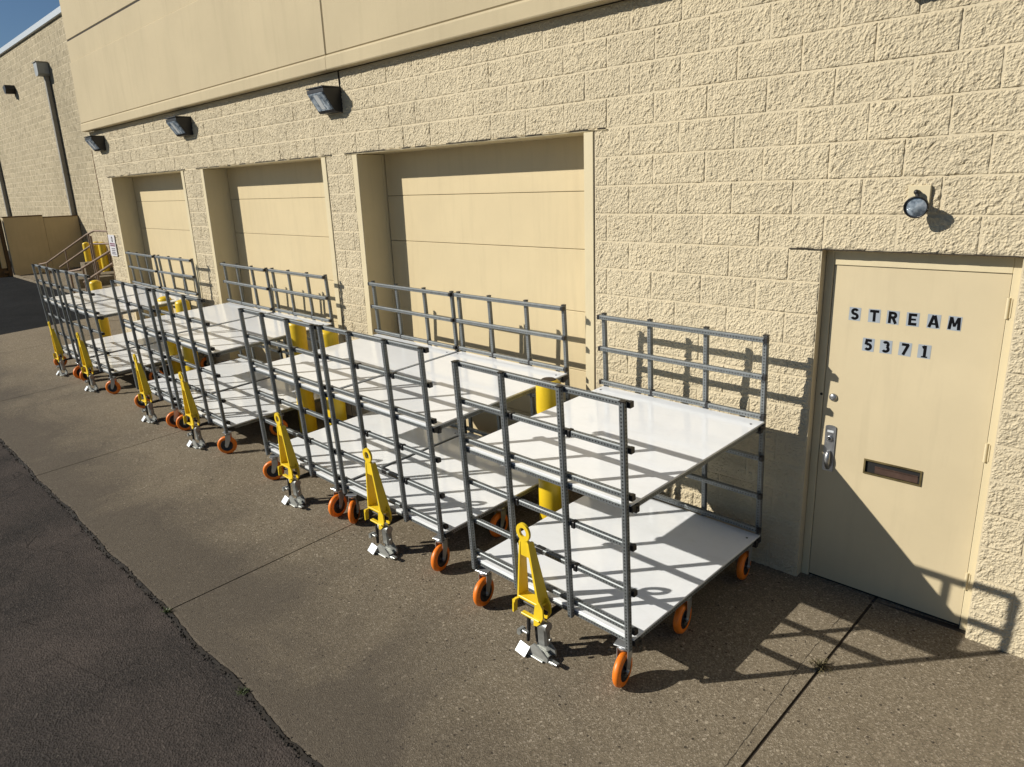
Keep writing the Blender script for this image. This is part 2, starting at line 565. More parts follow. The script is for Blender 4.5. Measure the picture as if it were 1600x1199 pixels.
# ground under everything: sloped car park near, level land out to the horizon
mb = MB()
xs = [-400, -60, -17, 30, 400]
def gfar(x, y):
    xx = max(-60, min(30, x)); yy = max(-12, min(5, y))
    return gz(xx, yy) - 0.014
ys = [-400, -60, -12, -3.4, 5, 60, 400]
vs = [(x, y, gfar(x, y)) for y in ys for x in xs]
nx = len(xs)
mb.add(vs, [(j * nx + i, j * nx + i + 1, (j + 1) * nx + i + 1, (j + 1) * nx + i) for j in range(len(ys) - 1) for i in range(nx - 1)])
tag(part('car_park_asphalt', mb, MT['asphalt'], fix=False), kind='structure')
# asphalt with shade painted into its dark colour, at the far end
sheet('shade_toned_lane', -28.2, -16.32, -11.5, 0.94, -0.004, MT['shadeasphalt'])

# concrete apron cast in bays: each bay a slab with rounded edges and a ragged outer lip
pave = empty('concrete_apron', (0, 0, 0))
tag(pave, kind='structure')
def bay(x0, x1, y0, y1, wobble=True):
    mb = MB()
    n = max(6, int((x1 - x0) / 0.10))
    top, bev, bot = [], [], []
    cols = []
    for i in range(n + 1):
        x = x0 + (x1 - x0) * i / n
        w = (noise.noise(Vector((x * 1.7, 3.1, 0))) * 0.035 + noise.noise(Vector((x * 9, 1.1, 0))) * 0.016 + noise.noise(Vector((x * 31, 7.1, 0))) * 0.008) if wobble else 0
        yy = y0 + w
        sk = 0.0
        cols.append([(x, yy - 0.006, gz(x, yy) - 0.03), (x, yy, gz(x, yy) - 0.006), (x, yy + 0.02, gz(x, yy)), (x, y1 - 0.006, gz(x, y1)), (x, y1, gz(x, y1) - 0.005), (x, y1, gz(x, y1) - 0.03)])
    m = len(cols[0])
    cols[0] = [(a - 0.0, b, c) for a, b, c in cols[0]]
    vs = [v for c in cols for v in c]
    fs = [(i * m + j, (i + 1) * m + j, (i + 1) * m + j + 1, i * m + j + 1) for i in range(n) for j in range(m - 1)]
    fs += [tuple(range(m)), tuple(n * m + k for k in reversed(range(m)))]
    mb.add(vs, fs)
    return part('slab', mb, MT['concrete'], pave)
XJ = [-29.0, -25.2, -21.5, -17.85, -14.2, -10.52, -6.855, -3.165, 0.49, 4.15, 7.8]
GAP = 0.006
for a, b in zip(XJ[:-1], XJ[1:]):
    if b <= -14.1:
        continue
    bay(a + (0.009 if abs(a - 0.49) < 0.01 else GAP), b - (0.009 if abs(b - 0.49) < 0.01 else GAP), -3.065, 0.36)
# behind the building line at the far end
bay(-16.31, -14.2 - GAP, -3.065, 0.36)
bay(-29.0, -13.5, 0.95, 5.2, False)
bay(-16.31, -13.5, 0.37, 0.94, False)
# filler seen down in the joints
mb = MB()
for x in XJ[4:]:
    z = lambda y: gz(x, y) - 0.009
    mb.add([(x - 0.02, -3.03, z(-3.03)), (x + 0.02, -3.03, z(-3.03)), (x + 0.02, 0.3, z(0.3)), (x - 0.02, 0.3, z(0.3))], [(0, 1, 2, 3)])
o = part('joint_filler', mb, MT['joint'], pave)
# thin wandering hairline crack by the entry door joint
mb = MB()
def crack(pts, w=0.0035):
    out = []
    for (ax, ay), (bx, by) in zip(pts[:-1], pts[1:]):
        k = max(2, int(math.hypot(bx - ax, by - ay) / 0.03))
        for i in range(k):
            t = i / k
            out.append((ax + (bx - ax) * t + random.uniform(-1, 1) * 0.004, ay + (by - ay) * t))
    out.append(pts[-1])
    vs = []
    for x, y in out:
        ww = w * random.uniform(0.4, 1.1)
        vs += [(x - ww, y, gz(x, y) + 0.0015), (x + ww, y, gz(x, y) + 0.0015)]
    mb.add(vs, [(2 * i, 2 * i + 1, 2 * i + 3, 2 * i + 2) for i in range(len(out) - 1)])
crack([(0.40, -0.18), (0.39, -0.7), (0.41, -1.2), (0.425, -1.75), (0.43, -2.3)], 0.0014)
crack([(0.80, -1.55), (0.86, -1.75), (0.84, -1.95), (0.90, -2.15)], 0.0018)
part('hairline_crack', mb, MT['joint'], pave)

# dirt and crumbs caught in the gutter between slab and asphalt
mb = MB()
pts = []
x = -16.2
while x < 4:
    c = -3.092 + noise.noise(Vector((x * 1.7, 3.1, 0))) * 0.030
    w = 0.010 + 0.012 * noise.noise(Vector((x * 5, 9, 2))) + 0.006 * random.uniform(-1, 1)
    pts.append((x, c - max(w, 0.003) * 1.2 + 0.012, c + 0.026))
    x += 0.035
vs = []
for (x, a, b) in pts:
    m_ = (a + b) / 2
    vs += [(x, a, gz(x, a) - 0.0135), (x, m_, gz(x, m_) - 0.006 + random.uniform(0, 0.006)), (x, b + random.uniform(-0.006, 0.006), gz(x, b) + 0.0015)]
mb.add(vs, [(3 * i + k, 3 * i + 3 + k, 3 * i + 4 + k, 3 * i + 1 + k) for i in range(len(pts) - 1) for k in (0, 1)])
for i in range(1800):
    x = random.uniform(-9, 3)
    y = -3.080 + noise.noise(Vector((x * 1.7, 3.1, 0))) * 0.03 + random.gauss(0, 0.014)
    r = random.uniform(0.003, 0.010)
    z = gz(x, y) - 0.006
    a = random.uniform(0, 6)
    vs = [(x + r * math.cos(a + k * 2.1), y + r * math.sin(a + k * 2.1), z) for k in range(3)] + [(x, y, z + r * 1.3)]
    mb.add(vs, [(0, 1, 3), (1, 2, 3), (2, 0, 3)])
tag(part('gutter_debris', mb, MT['debris'], fix=False), 'dark dirt and crumbs lying along the edge between concrete and asphalt', 'debris', kind='stuff')

# little stones scattered on the concrete
mb = MB()
for i in range(420):
    x = random.uniform(-6, 3); y = random.uniform(-3.0, -0.05)
    r = random.choice([0.002, 0.003, 0.003, 0.005])
    z = gz(x, y); a = random.uniform(0, 6)
    vs = [(x + r * math.cos(a + k * 1.57), y + r * math.sin(a + k * 1.57), z) for k in range(4)] + [(x, y, z + r)]
    mb.add(vs, [(0, 1, 4), (1, 2, 4), (2, 3, 4), (3, 0, 4)])
tag(part('loose_grit', mb, MT['concrete'], fix=False), 'tiny loose stones scattered over the concrete apron', 'grit', kind='stuff')

# weeds
def weed(x, y, r, n, mat, label):
    mb = MB()
    for i in range(n):
        a = random.uniform(0, 2 * PI); L = r * random.uniform(0.5, 1.1); h = r * random.uniform(0.25, 0.8)
        w = r * random.uniform(0.05, 0.10)
        dx, dy = math.cos(a), math.sin(a)
        ox, oy = random.gauss(0, r * 0.25), random.gauss(0, r * 0.15)
        pts = []
        for k in range(4):
            t = k / 3
            px, py = ox + dx * L * t, oy + dy * L * t
            pz = h * math.sin(t * 2.0)
            ww = w * (1 - t) + 0.0004
            pts.append(((px - dy * ww, py + dx * ww, pz), (px + dy * ww, py - dx * ww, pz)))
        vs = [p for q in pts for p in q]
        mb.add(vs, [(2 * k, 2 * k + 1, 2 * k + 3, 2 * k + 2) for k in range(3)])
    o = part('weed', mb, mat, None, (x, y, gz(x, y) - 0.006), fix=False)
    return tag(o, label, 'weed')
weed(-3.16, -3.075, 0.040, 40, MT['leaf'], 'small green weed where the slab joint meets the asphalt edge')
weed(-1.95, -3.085, 0.038, 36, MT['leaf'], 'low weed in the asphalt edge nearer the bottom of the photo')
weed(0.487, -0.78, 0.062, 56, MT['dryleaf'], 'dry brown weed tuft in the slab joint in front of the entry door')

# ------------------------------------------------------------------ the building
H = 0.2032
W_ = 0.4064
bld = empty('warehouse', (0, 0, 0))
tag(bld, 'cream painted block warehouse with three dock doors and a tan stucco band above', 'building')
FX0, FX1 = -13.61, 4.2
TOPZ = 19 * H
# openings: x0, x1, ztop
OPEN = [(0.0, 1.016, 11 * H), (-4.985, -1.742, 15 * H), (-8.875, -5.495, 15 * H), (-12.84, -9.475, 15 * H)]
def free_spans(z0):
    cuts = sorted((a, b) for a, b, zt in OPEN if z0 < zt - 0.01)
    x = FX0; out = []
    for a, b in cuts:
        out.append((x, a)); x = b
    out.append((x, FX1))
    return out
# mortar bed behind the blocks
mb = MB()
for m in range(-1, 19):
    for a, b in free_spans(m * H):
        mb.box((a, -0.0028, m * H), (b, 0.33, m * H + H))
part('mortar_bed', mb, MT['mortar'], bld)
mb = MB()
mb.box((FX0, 0.40, -0.3), (FX1, 0.44, 9.0))
mb.box((FX0, 0.331, TOPZ), (FX1, 0.40, 9.0))
mb.box((FX0, 0.44, -0.3), (FX0 + 0.2, 12, 8.2))
mb.box((FX1 - 0.2, 0.44, -0.3), (FX1, 12, 8.2))
mb.box((FX0, 11.8, -0.3), (FX1, 12, 8.2))
mb.box((FX0 + 0.2, 0.44, 8.0), (FX1 - 0.2, 11.8, 8.2))
part('inner_wall', mb, MT['mortar'], bld)

def block_verts(w, seed, nxp, nzp):
    g = 0.0038
    x0, x1, z0, z1 = g, w - g, g, H - g
    so = Vector((seed * 13.37, seed * 3.1, seed * 7.7))
    vs = []
    def ticks(a, b, n):           # one tight row along each edge, even rows between
        if n < 5:
            return [a + (b - a) * i / n for i in range(n + 1)]
        e_ = 0.0035
        return [a] + [a + e_ + (b - a - 2 * e_) * i / (n - 2) for i in range(n - 1)] + [b]
    xt, zt_ = ticks(x0, x1, nxp), ticks(z0, z1, nzp)
    for j in range(nzp + 1):
        for i in range(nxp + 1):
            x, z = xt[i], zt_[j]
            e = min(x - x0, x1 - x, z - z0, z1 - z)
            k = min(1.0, 0.35 + e / 0.012)
            p = Vector((x, 0, z)) + so
            d = noise.noise(p * 9) * 0.0042 + noise.noise(p * 20 + Vector((3, 0, 1))) * 0.0036
            d += noise.noise(Vector((p.x * 34 - p.z * 16, p.y, p.z * 30 + p.x * 12))) * 0.0036
            d += noise.noise(p * 55) * 0.0050
            d += noise.noise(p * 100) * 0.0050
            y = -(0.0034 + k * (0.0040 + d)) if e > 1e-6 else 0.0
            if e > 1e-6:
                y = min(y, -0.0034)
                x += noise.noise(p * 40 + Vector((5, 0, 0))) * 0.0015
                z += noise.noise(p * 40 + Vector((0, 9, 0))) * 0.0015
            vs.append((x, y, z))
    n = nxp + 1
    fs = [(j * n + i, j * n + i + 1, (j + 1) * n + i + 1, (j + 1) * n + i) for j in range(nzp) for i in range(nxp)]
    ring = [i for i in range(n)] + [j * n + nxp for j in range(1, nzp + 1)] + [nzp * n + i for i in reversed(range(nxp))] + [j * n for j in reversed(range(1, nzp))]
    o = len(vs)
    for r in ring:
        vs.append((vs[r][0], 0.006, vs[r][2]))
    L = len(ring)
    fs += [(ring[(i + 1) % L], ring[i], o + i, o + (i + 1) % L) for i in range(L)]
    return vs, fs

BC = {}
def block_mesh(w, var):
    key = (round(w, 3), var)
    if key not in BC:
        nxp = max(4, int(round(w / 0.0075)))
        vs, fs = block_verts(w, var + 1 + w * 10, nxp, 28)
        mb = MB(); mb.add(vs, fs, False)
        BC[key] = mb.mesh('block', MT['block'])
    return BC[key]

cells = []
for m in range(0, 19):
    z0 = m * H
    off = 0.0 if m % 2 else W_ / 2
    for a, b in free_spans(z0):
        k = math.floor((a - off) / W_)
        x = off + k * W_
        while x < b - 1e-6:
            xa, xb = max(x, a), min(x + W_, b)
            if xb - xa > 0.02:
                if xb - xa < 0.055 and cells and abs(cells[-1][1] - xa) < 1e-6 and cells[-1][2] == z0:
                    cells[-1] = (cells[-1][0], xb, z0)
                else:
                    cells.append((xa, xb, z0))
            x += W_
CAMP = Vector((1.776, -4.42, 2.69))
def vis(c):
    x = (c[0] + c[1]) / 2; z = c[2] + H / 2
    d = Vector((x, 0, z)) - CAMP
    w = d.dot(FWD)
    if w < 0.5:
        return False
    u, v = 800 + 1119 * d.dot(RIGHT) / w, 600 + 1119 * d.dot(DOWN) / w
    return -60 < u < 1660 and -60 < v < 1260
cells.sort(key=lambda c: (not vis(c), (Vector(((c[0] + c[1]) / 2, 0, c[2])) - CAMP).length))
near, rest = cells[:300], cells[300:]
for c in near:
    w = c[1] - c[0]
    full = abs(w - W_) < 1e-3
    me = block_mesh(w, random.randrange(14 if full else (6 if abs(w - W_ / 2) < 1e-3 else 3)))
    o = link('block', me, bld)
    if random.random() < 0.5:
        o.location = (c[0], random.uniform(-0.0022, 0.0008), c[2])
    else:
        o.location = (c[1], random.uniform(-0.0022, 0.0008), c[2] + H)
        o.rotation_euler = (0, PI, 0)
mb = MB()
for i, c in enumerate(rest):
    w = c[1] - c[0]
    vs, fs = block_verts(w, (i % 23) + 40, max(3, int(w / 0.0127)), 16)
    mb.add([(c[0] + x, y, c[2] + z) for x, y, z in vs], fs)
o = part('distant_blocks', mb, MT['block'], bld, fix=False)
o['kind'] = 'stuff'

# stucco band: panels split by reveals and a seam, over a projecting lip
ZB = TOPZ + 0.008
FY = -0.105
SX = -5.135
mb = MB()
prof = [(0.0, ZB), (FY - 0.006, ZB), (FY - 0.012, ZB + 0.010), (FY - 0.012, ZB + 0.118), (FY, ZB + 0.1379), (0.0, ZB + 0.1379)]
for x0, x1 in ((FX0 + 0.02, SX - 0.003), (SX + 0.003, FX1)):
    mb = MB()
    n = len(prof)
    mb.add([(x0, y, z) for y, z in prof] + [(x1, y, z) for y, z in prof], [tuple(range(n)), tuple(reversed(range(n, 2 * n)))] + [(i, i + n, (i + 1) % n + n, (i + 1) % n) for i in range(n)])
    part('stucco_lip', mb, MT['stucco'], bld)
    for za, zb, yy in ((ZB + 0.138, 5.04, FY), (5.0402, 5.385, FY + 0.022), (5.41, 8.4, FY + 0.022)):
        mb = MB()
        mb.bevbox((x0, yy, za), (x1, 0.33, zb), 0.014 if za < 5 else 0.006)
        part('stucco_panel', mb, MT['stucco'], bld)
mb = MB()
mb.box((FX0 + 0.03, FY + 0.03, ZB + 0.02), (FX1 - 0.01, 0.32, 8.39))
part('stucco_backing', mb, MT['joint'], bld)
# open control joint in the block under the seam, and the corner joint
mb = MB()
z = TOPZ
x = -5.083
for k in range(9):
    z2 = z - 0.045
    w = 0.0022 + 0.002 * random.random()
    mb.box((x - w, -0.018, z2), (x + w, 0.01, z))
    z = z2
    x += random.uniform(-0.002, 0.003)
part('control_joint', mb, MT['joint'], bld)
mb = MB()
mb.box((-13.60, -0.012, 0.0), (-13.57, 0.0, 3.55))
part('corner_bead', mb, MT['timber'], bld)

# dock door openings
def dock(x0, x1, n):
    """x0,x1 masonry edges"""
    zt = 15 * H
    tx0, tx1 = x0 + 0.10, x1 - 0.10
    # steel channel frame, front flange and reveal
    for a, b in ((x0 + 0.006, tx0), (tx1, x1 - 0.008)):
        mb = MB()
        mb.bevbox((a, -0.012, gz(a, 0) - 0.02), (b, 0.36, zt - 0.016), 0.004)
        part('dock_jamb', mb, MT['trim'], bld)
    mb = MB()
    mb.box((x0 + 0.001, -0.004, 0), (x0 + 0.006, 0.02, zt)); mb.box((x1 - 0.008, -0.004, 0), (x1 - 0.001, 0.02, zt))
    part('jamb_sealant', mb, MT['joint'], bld)
    mb = MB()
    # lintel plate with a ragged, flaking front edge
    k = 60
    vs = []
    for i in range(k + 1):
        x = x0 - 0.12 + (x1 - x0 + 0.24) * i / k
        vs += [(x, -0.016 - random.uniform(0, 0.004), zt - 0.004 - random.uniform(0, 0.003)), (x, -0.012, zt - 0.013), (x, 0.34, zt - 0.013), (x, 0.34, zt - 0.003)]
    mb.add(vs, [(4 * i + j, 4 * i + 4 + j, 4 * i + 4 + (j + 1) % 4, 4 * i + (j + 1) % 4) for i in range(k) for j in range(4)])
    part('lintel_plate', mb, MT['trim'], bld)
    mb = MB()
    x = x0 - 0.12
    while x < x1 + 0.1:
        L = random.uniform(0.03, 0.3)
        mb.box((x, -0.019, zt - 0.004), (min(x + L, x1 + 0.12), -0.004, zt + 0.003 + random.uniform(0, 0.002)))
        x += L + random.choice([0.02, 0.10, 0.3])
    part('rusty_lintel_edge', mb, MT['joint'], bld)
    # sectional door
    d = empty('overhead_door', (0, 0, 0))
    d.parent = bld
    zs = [gz(x0, 0.3) - 0.01, 0.53, 1.06, 1.59, 2.125, 2.60, zt + 0.02]
    d['label'] = ['beige sectional overhead door nearest the entry door', 'beige sectional overhead door in the middle', 'beige sectional overhead door farthest away'][n]
    for a, b in zip(zs[:-1], zs[1:]):
        mb = MB()
        mb.bevbox((tx0 + 0.012, 0.330, a + 0.002), (tx1 - 0.004, 0.372, b - 0.002), 0.004)
        part('door_section', mb, MT['dock'], d)
    mb = MB()
    mb.box((tx0, 0.345, zs[0]), (tx0 + 0.011, 0.36, zt)); mb.box((tx0, 0.3735, 0), (tx1, 0.38, zt))
    part('weather_strip', mb, MT['joint'], d)
    # door track edge, seen as a thin line in the corner
    mb = MB()
    mb.box((tx0 + 0.0005, 0.300, zs[0]), (tx0 + 0.006, 0.326, zt - 0.02))
    part('door_track', mb, MT['trim'], d)
for n, (a, b, _) in enumerate(OPEN[1:]):
    dock(a, b, n)

# bold block capitals and figures: each glyph is a few thick strokes, 70 mm high
def glyph(ch):
    A = lambda cx, cz, rx, rz, a0, a1, n=9: [(cx + rx * math.cos(math.radians(a0 + (a1 - a0) * k / n)), cz + rz * math.sin(math.radians(a0 + (a1 - a0) * k / n))) for k in range(n + 1)]
    w = 0.0162; k = w / 2
    hz = 0.035 - k
    G = {
        'S': [(A(0.0, 0.0145, 0.0150, 0.0135, 25, 258, 14) + A(0.0, -0.0138, 0.0160, 0.0142, 82, -155, 14))],
        'T': [[(-0.026, hz), (0.026, hz)], [(0, hz), (0, -0.035)]],
        'R': [[(-0.0165, 0.035), (-0.0165, -0.035)], [(-0.0165, hz), (0.002, hz)] + A(0.002, 0.0135, 0.0125, hz - 0.0135, 90, -90, 10)[1:] + [(-0.0165, 0.0135 - (hz - 0.0135))], [(0.001, -0.002), (0.0185, -0.035)]],
        'E': [[(-0.0150, 0.035), (-0.0150, -0.035)], [(-0.0150, hz), (0.021, hz)], [(-0.0150, 0.0), (0.017, 0.0)], [(-0.0150, -hz), (0.021, -hz)]],
        'A': [[(-0.022, -0.035), (-0.0025, 0.035)], [(0.022, -0.035), (0.0025, 0.035)], [(-0.014, -0.014), (0.014, -0.014)]],
        'M': [[(-0.0235, -0.035), (-0.0185, 0.035)], [(0.0235, -0.035), (0.0185, 0.035)], [(-0.0160, 0.033), (0.0, -0.018)], [(0.0160, 0.033), (0.0, -0.018)]],
        '5': [[(0.0180, hz), (-0.0110, hz)], [(-0.0095, 0.035), (-0.0135, -0.001)], A(-0.0010, -0.0120, 0.0160, 0.0160, 128, -140, 16)],
        '3': [A(-0.001, 0.0145, 0.0130, 0.0135, 150, -70, 12), A(-0.001, -0.0135, 0.0155, 0.0145, 75, -150, 14)],
        '7': [[(-0.020, hz), (0.018, hz)], [(0.0155, 0.0300), (-0.0075, -0.035)]],
        '1': [[(0.003, 0.035), (0.003, -0.030)], [(-0.0115, 0.022), (0.003, 0.0300)], [(-0.0135, -0.0315), (0.0190, -0.0315)]],
    }[ch]
    mb = MB()
    for q, P in enumerate(G):
        ww = k * (0.5 if (ch == '1' and q == 2) else (0.72 if (ch == 'M' and q > 1) or (ch == 'A' and q == 2) or (ch == 'E' and q == 2) else 1.0))
        y = -0.0011 - 0.00006 * q
        L, R = [], []
        for i, (x, z) in enumerate(P):
            x0, z0 = P[max(i - 1, 0)]; x1, z1 = P[min(i + 1, len(P) - 1)]
            dx, dz = x1 - x0, z1 - z0
            n = math.hypot(dx, dz) or 1
            L.append((x - dz / n * ww, y, z + dx / n * ww)); R.append((x + dz / n * ww, y, z - dx / n * ww))
        m = len(P)
        mb.add(L + R, [(i, i + 1, m + i + 1, m + i) for i in range(m - 1)])
    return mb.mesh('letter', MT['ink'])

# entry door
def entry():
    zt = 11 * H
    z0 = 0.012
    FYD = 0.074
    d = empty('entry_door', (0, 0, 0))
    d.parent = bld
    d['label'] = 'tan steel entry door lettered STREAM 5371 with a mail slot'
    mb = MB()
    # frame: two legs and a head, each with a stop and a return
    mb.bevbox((0.001, FYD - 0.008, z0 - 0.01), (0.050, 0.20, zt - 0.002), 0.003)
    mb.bevbox((0.968, FYD - 0.008, z0 - 0.01), (1.015, 0.20, zt - 0.002), 0.003)
    mb.bevbox((0.050, FYD - 0.008, 2.138), (0.968, 0.20, zt - 0.002), 0.003)
    part('door_frame', mb, MT['trim'], d)
    mb = MB()
    mb.box((0.0495, FYD + 0.006, 0.02), (0.9685, 0.19, 2.139))
    part('door_gap', mb, MT['black'], d)
    # leaf with the mail slot cut through
    mb = MB()
    lx0, lx1, lz0, lz1 = 0.0535, 0.9645, 0.032, 2.134
    sx0, sx1, sz0, sz1 = 0.345, 0.657, 0.858, 0.935
    for a, b in (((lx0, lz0), (lx1, sz0)), ((lx0, sz1), (lx1, lz1)), ((lx0, sz0), (sx0, sz1)), ((sx1, sz0), (lx1, sz1))):
        mb.box((a[0], FYD, a[1]), (b[0], FYD + 0.004, b[1]))
    part('door_leaf', mb, MT['entry'], d)
    mb = MB()
    fr = 0.010
    for a, b in (((sx0 - fr, sz0 - fr), (sx1 + fr, sz0)), ((sx0 - fr, sz1), (sx1 + fr, sz1 + fr)), ((sx0 - fr, sz0), (sx0, sz1)), ((sx1, sz0), (sx1 + fr, sz1))):
        mb.box((a[0], FYD - 0.007, a[1]), (b[0], FYD + 0.03, b[1]))
    part('mail_slot_frame', mb, MT['brass'], d)
    mb = MB()
    mb.add([(sx0 + 0.055, FYD + 0.004, sz0 + 0.002), (sx1 - 0.012, FYD + 0.004, sz0 + 0.002), (sx1 - 0.012, FYD + 0.005, sz1 - 0.028), (sx0 + 0.055, FYD + 0.005, sz1 - 0.028)], [(0, 1, 2, 3)])
    mb.box((sx0 + 0.055, FYD - 0.001, sz0 + 0.043), (sx1 - 0.012, FYD + 0.004, sz0 + 0.047))
    part('mail_flap', mb, MT['flap'], d)
    for hz in (1.957, 1.142, 0.333):
        mb = MB()
        mb.cyl((0.968, FYD - 0.012, hz - 0.055), (0.968, FYD - 0.012, hz + 0.055), 0.0085, n=14)
        mb.box((0.9705, FYD - 0.0115, hz - 0.05), (0.985, FYD - 0.008, hz + 0.05))
        part('hinge', mb, MT['trim'], d)
    mb = MB()
    mb.lathe([(0.0, 0.002), (0.024, 0.002), (0.0255, -0.006), (0.020, -0.014), (0.010, -0.018), (0.0, -0.0185)], (0.113, FYD, 1.305), 'y', 20)
    part('deadbolt_cap', mb, MT['steel'], d)
    mb = MB()
    pz0, pz1 = 0.805, 1.118
    px0, px1 = 0.083, 0.150
    arc = [(px1, pz0)] + [(px0 + 0.0335 + 0.0335 * math.cos(t), pz1 - 0.012 + 0.012 * math.sin(t)) for t in [PI * k / 8 for k in range(9)]] + [(px0, pz0)]
    mb.prism(arc, FYD - 0.0075, FYD)
    part('lock_plate', mb, MT['steel'], d)
    mb = MB()
    mb.lathe([(0.0, -0.012), (0.009, -0.012), (0.012, -0.013), (0.0175, -0.013), (0.019, -0.006), (0.019, 0.0)], (0.1165, FYD - 0.006, 1.030), 'y', 20)
    part('lock_cylinder', mb, MT['steel'], d)
    mb = MB()
    mb.cyl((0.1165, FYD - 0.021, 1.030), (0.1165, FYD - 0.017, 1.030), 0.0095, n=14)
    part('keyway', mb, MT['black'], d)
    mb = MB()
    grip = []
    for k in range(13):
        t = k / 12
        zz = 0.945 - 0.125 * t
        bulge = math.sin(PI * min(1, t * 1.05 + 0.02)) ** 0.6
        grip.append((zz, 0.010 + 0.030 * bulge, 0.011 + 0.009 * bulge))
    vs = []
    for zz, dp, hw in grip:
        for k in range(8):
            t = 2 * PI * k / 8
            vs.append((0.1165 + hw * math.cos(t), FYD - 0.0075 - dp * 0.5 + dp * 0.5 * math.sin(t), zz))
    fs = [(i * 8 + k, i * 8 + (k + 1) % 8, (i + 1) * 8 + (k + 1) % 8, (i + 1) * 8 + k) for i in range(12) for k in range(8)] + [tuple(range(8)), tuple(12 * 8 + k for k in range(8))]
    mb.add(vs, fs, True)
    part('pull_grip', mb, MT['steel'], d)
    mb = MB()
    mb.box((0.097, FYD - 0.0085, 1.070), (0.136, FYD - 0.0072, 1.084))
    part('lock_badge', mb, MT['foot'], d)
    mb = MB()
    mb.cyl((0.040, FYD - 0.0105, 1.315), (0.040, FYD - 0.0075, 1.315), 0.009, n=10)
    part('frame_plug', mb, MT['black'], d)
    # threshold and broken mortar bed
    mb = MB()
    mb.bevbox((0.0, 0.030, -0.05), (1.016, 0.19, 0.012), 0.004)
    part('threshold', mb, MT['darksteel'], d)
    mb = MB()
    x = -0.205
    while x < 1.22:
        L = 0.05
        mb.box((x, -0.0125 - random.uniform(0, 0.003), zt - 0.003), (x + L, -0.003, zt + random.uniform(0.001, 0.0045)))
        x += L
    part('lintel_edge', mb, MT['joint'], d)
    mb = MB()
    x = 0.0
    while x < 1.01:
        L = random.uniform(0.05, 0.16)
        mb.bevbox((x, 0.002 + random.uniform(0, 0.006), -0.03), (min(x + L - 0.004, 1.012), 0.0295, 0.004 + random.uniform(-0.003, 0.003)), 0.003)
        x += L
    part('sill_mortar', mb, MT['concrete'], d)
    # stickers
    def letter(ch, cx, cz, rot, w=0.068, h=0.080, size=0.088):
        mb = MB()
        mb.box((-w / 2, -0.0006, -h / 2), (w / 2, 0, h / 2))
        t = part('letter_tile', mb, MT['tile'], d, (cx, FYD - 0.0003, cz), (0, rot, 0))
        me = glyph(ch)
        l = link('letter', me, d, (cx, FYD - 0.0003, cz), (0, rot, 0))
    for ch, cx, rot in (('S', 0.196, 0.02), ('T', 0.308, -0.01), ('R', 0.411, 0.015), ('E', 0.518, -0.01), ('A', 0.627, 0.01), ('M', 0.731, 0.03)):
        letter(ch, cx, 1.848, rot)
    for ch, cx, rot in (('5', 0.290, 0.02), ('3', 0.390, -0.01), ('7', 0.495, 0.03), ('1', 0.597, 0.01)):
        letter(ch, cx, 1.669, rot)
entry()

# ------------------------------------------------------------------ wall lamps
def wall_pack(x0, x1, zt, label, dy=0.22, k=1.0):
    cx = (x0 + x1) / 2; hw = (x1 - x0) / 2
    t = empty('wall_lamp', (cx, 0, zt))
    tag(t, label, 'lamp', 'black wedge lamps on the block wall')
    # side profile (y, z) of the housing
    P = [(0.0, 0.0), (-dy, -0.012), (-dy, -0.045), (-dy * 0.42, -0.235 * k), (0.0, -0.235 * k)]
    mb = MB()
    n = len(P)
    hwb = hw
    mb.add([(-hwb, y, z) for y, z in P] + [(hwb, y, z) for y, z in P], [tuple(range(n)), tuple(reversed(range(n, 2 * n)))] + [(i, i + n, (i + 1) % n + n, (i + 1) % n) for i in range(n)])
    part('lamp_housing', mb, MT['lampbody'], t)
    # refractor: sloping ribbed glass between front edge and bottom
    a = Vector((0, -dy - 0.002, -0.040)); b = Vector((0, -dy * 0.42 - 0.002, -0.228 * k))
    nn = Vector((0, (b - a).z, -(b - a).y)).normalized()
    if nn.y > 0: nn = -nn
    vs = []
    for s_, q in ((0.0, a), (1.0, b)):
        for lift in (0.0, 0.012):
            inset = 0.012 + (0.010 if lift else 0)
            qq = q + (b - a) * (0.05 if s_ == 0 else -0.12) + nn * lift
            vs += [(-hwb + inset, qq.y, qq.z), (hwb - inset, qq.y, qq.z)]
    mb = MB()
    mb.add(vs, [(2, 3, 7, 6), (0, 2, 6, 4), (1, 5, 7, 3), (0, 1, 3, 2), (4, 6, 7, 5)])
    part('lamp_glass', mb, MT['glass'], t)
    mb = MB()
    q = a + (b - a) * 0.45 + nn * 0.013
    mb.box((-0.035, q.y - 0.004, q.z - 0.05), (0.030, q.y + 0.004, q.z + 0.05), None)
    # pale strip painted as a glint on the glass, following the slope
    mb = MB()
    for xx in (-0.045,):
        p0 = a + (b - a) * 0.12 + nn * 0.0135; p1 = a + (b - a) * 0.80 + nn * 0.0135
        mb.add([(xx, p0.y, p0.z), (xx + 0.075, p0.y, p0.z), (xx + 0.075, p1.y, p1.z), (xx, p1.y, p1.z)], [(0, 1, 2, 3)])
    part('painted_glint', mb, MT['foot'], t)
    # cornice lip on top
    mb = MB()
    mb.bevbox((-hwb - 0.006, -dy - 0.008, -0.004), (hwb + 0.006, -0.001, 0.010), 0.003)
    part('lamp_lid', mb, MT['lampbody'], t)
wall_pack(-5.385, -5.065, 3.700, 'black wedge wall lamp between the nearest and the middle dock door')
wall_pack(-9.285, -8.915, 3.735, 'black wedge wall lamp between the middle and the farthest dock door')
wall_pack(-13.12, -12.75, 3.740, 'black wedge wall lamp nearest the far corner of the warehouse')
wall_pack(0.33, 0.72, 3.80, 'black wedge wall lamp over the entry door, cut by the top of the photo')

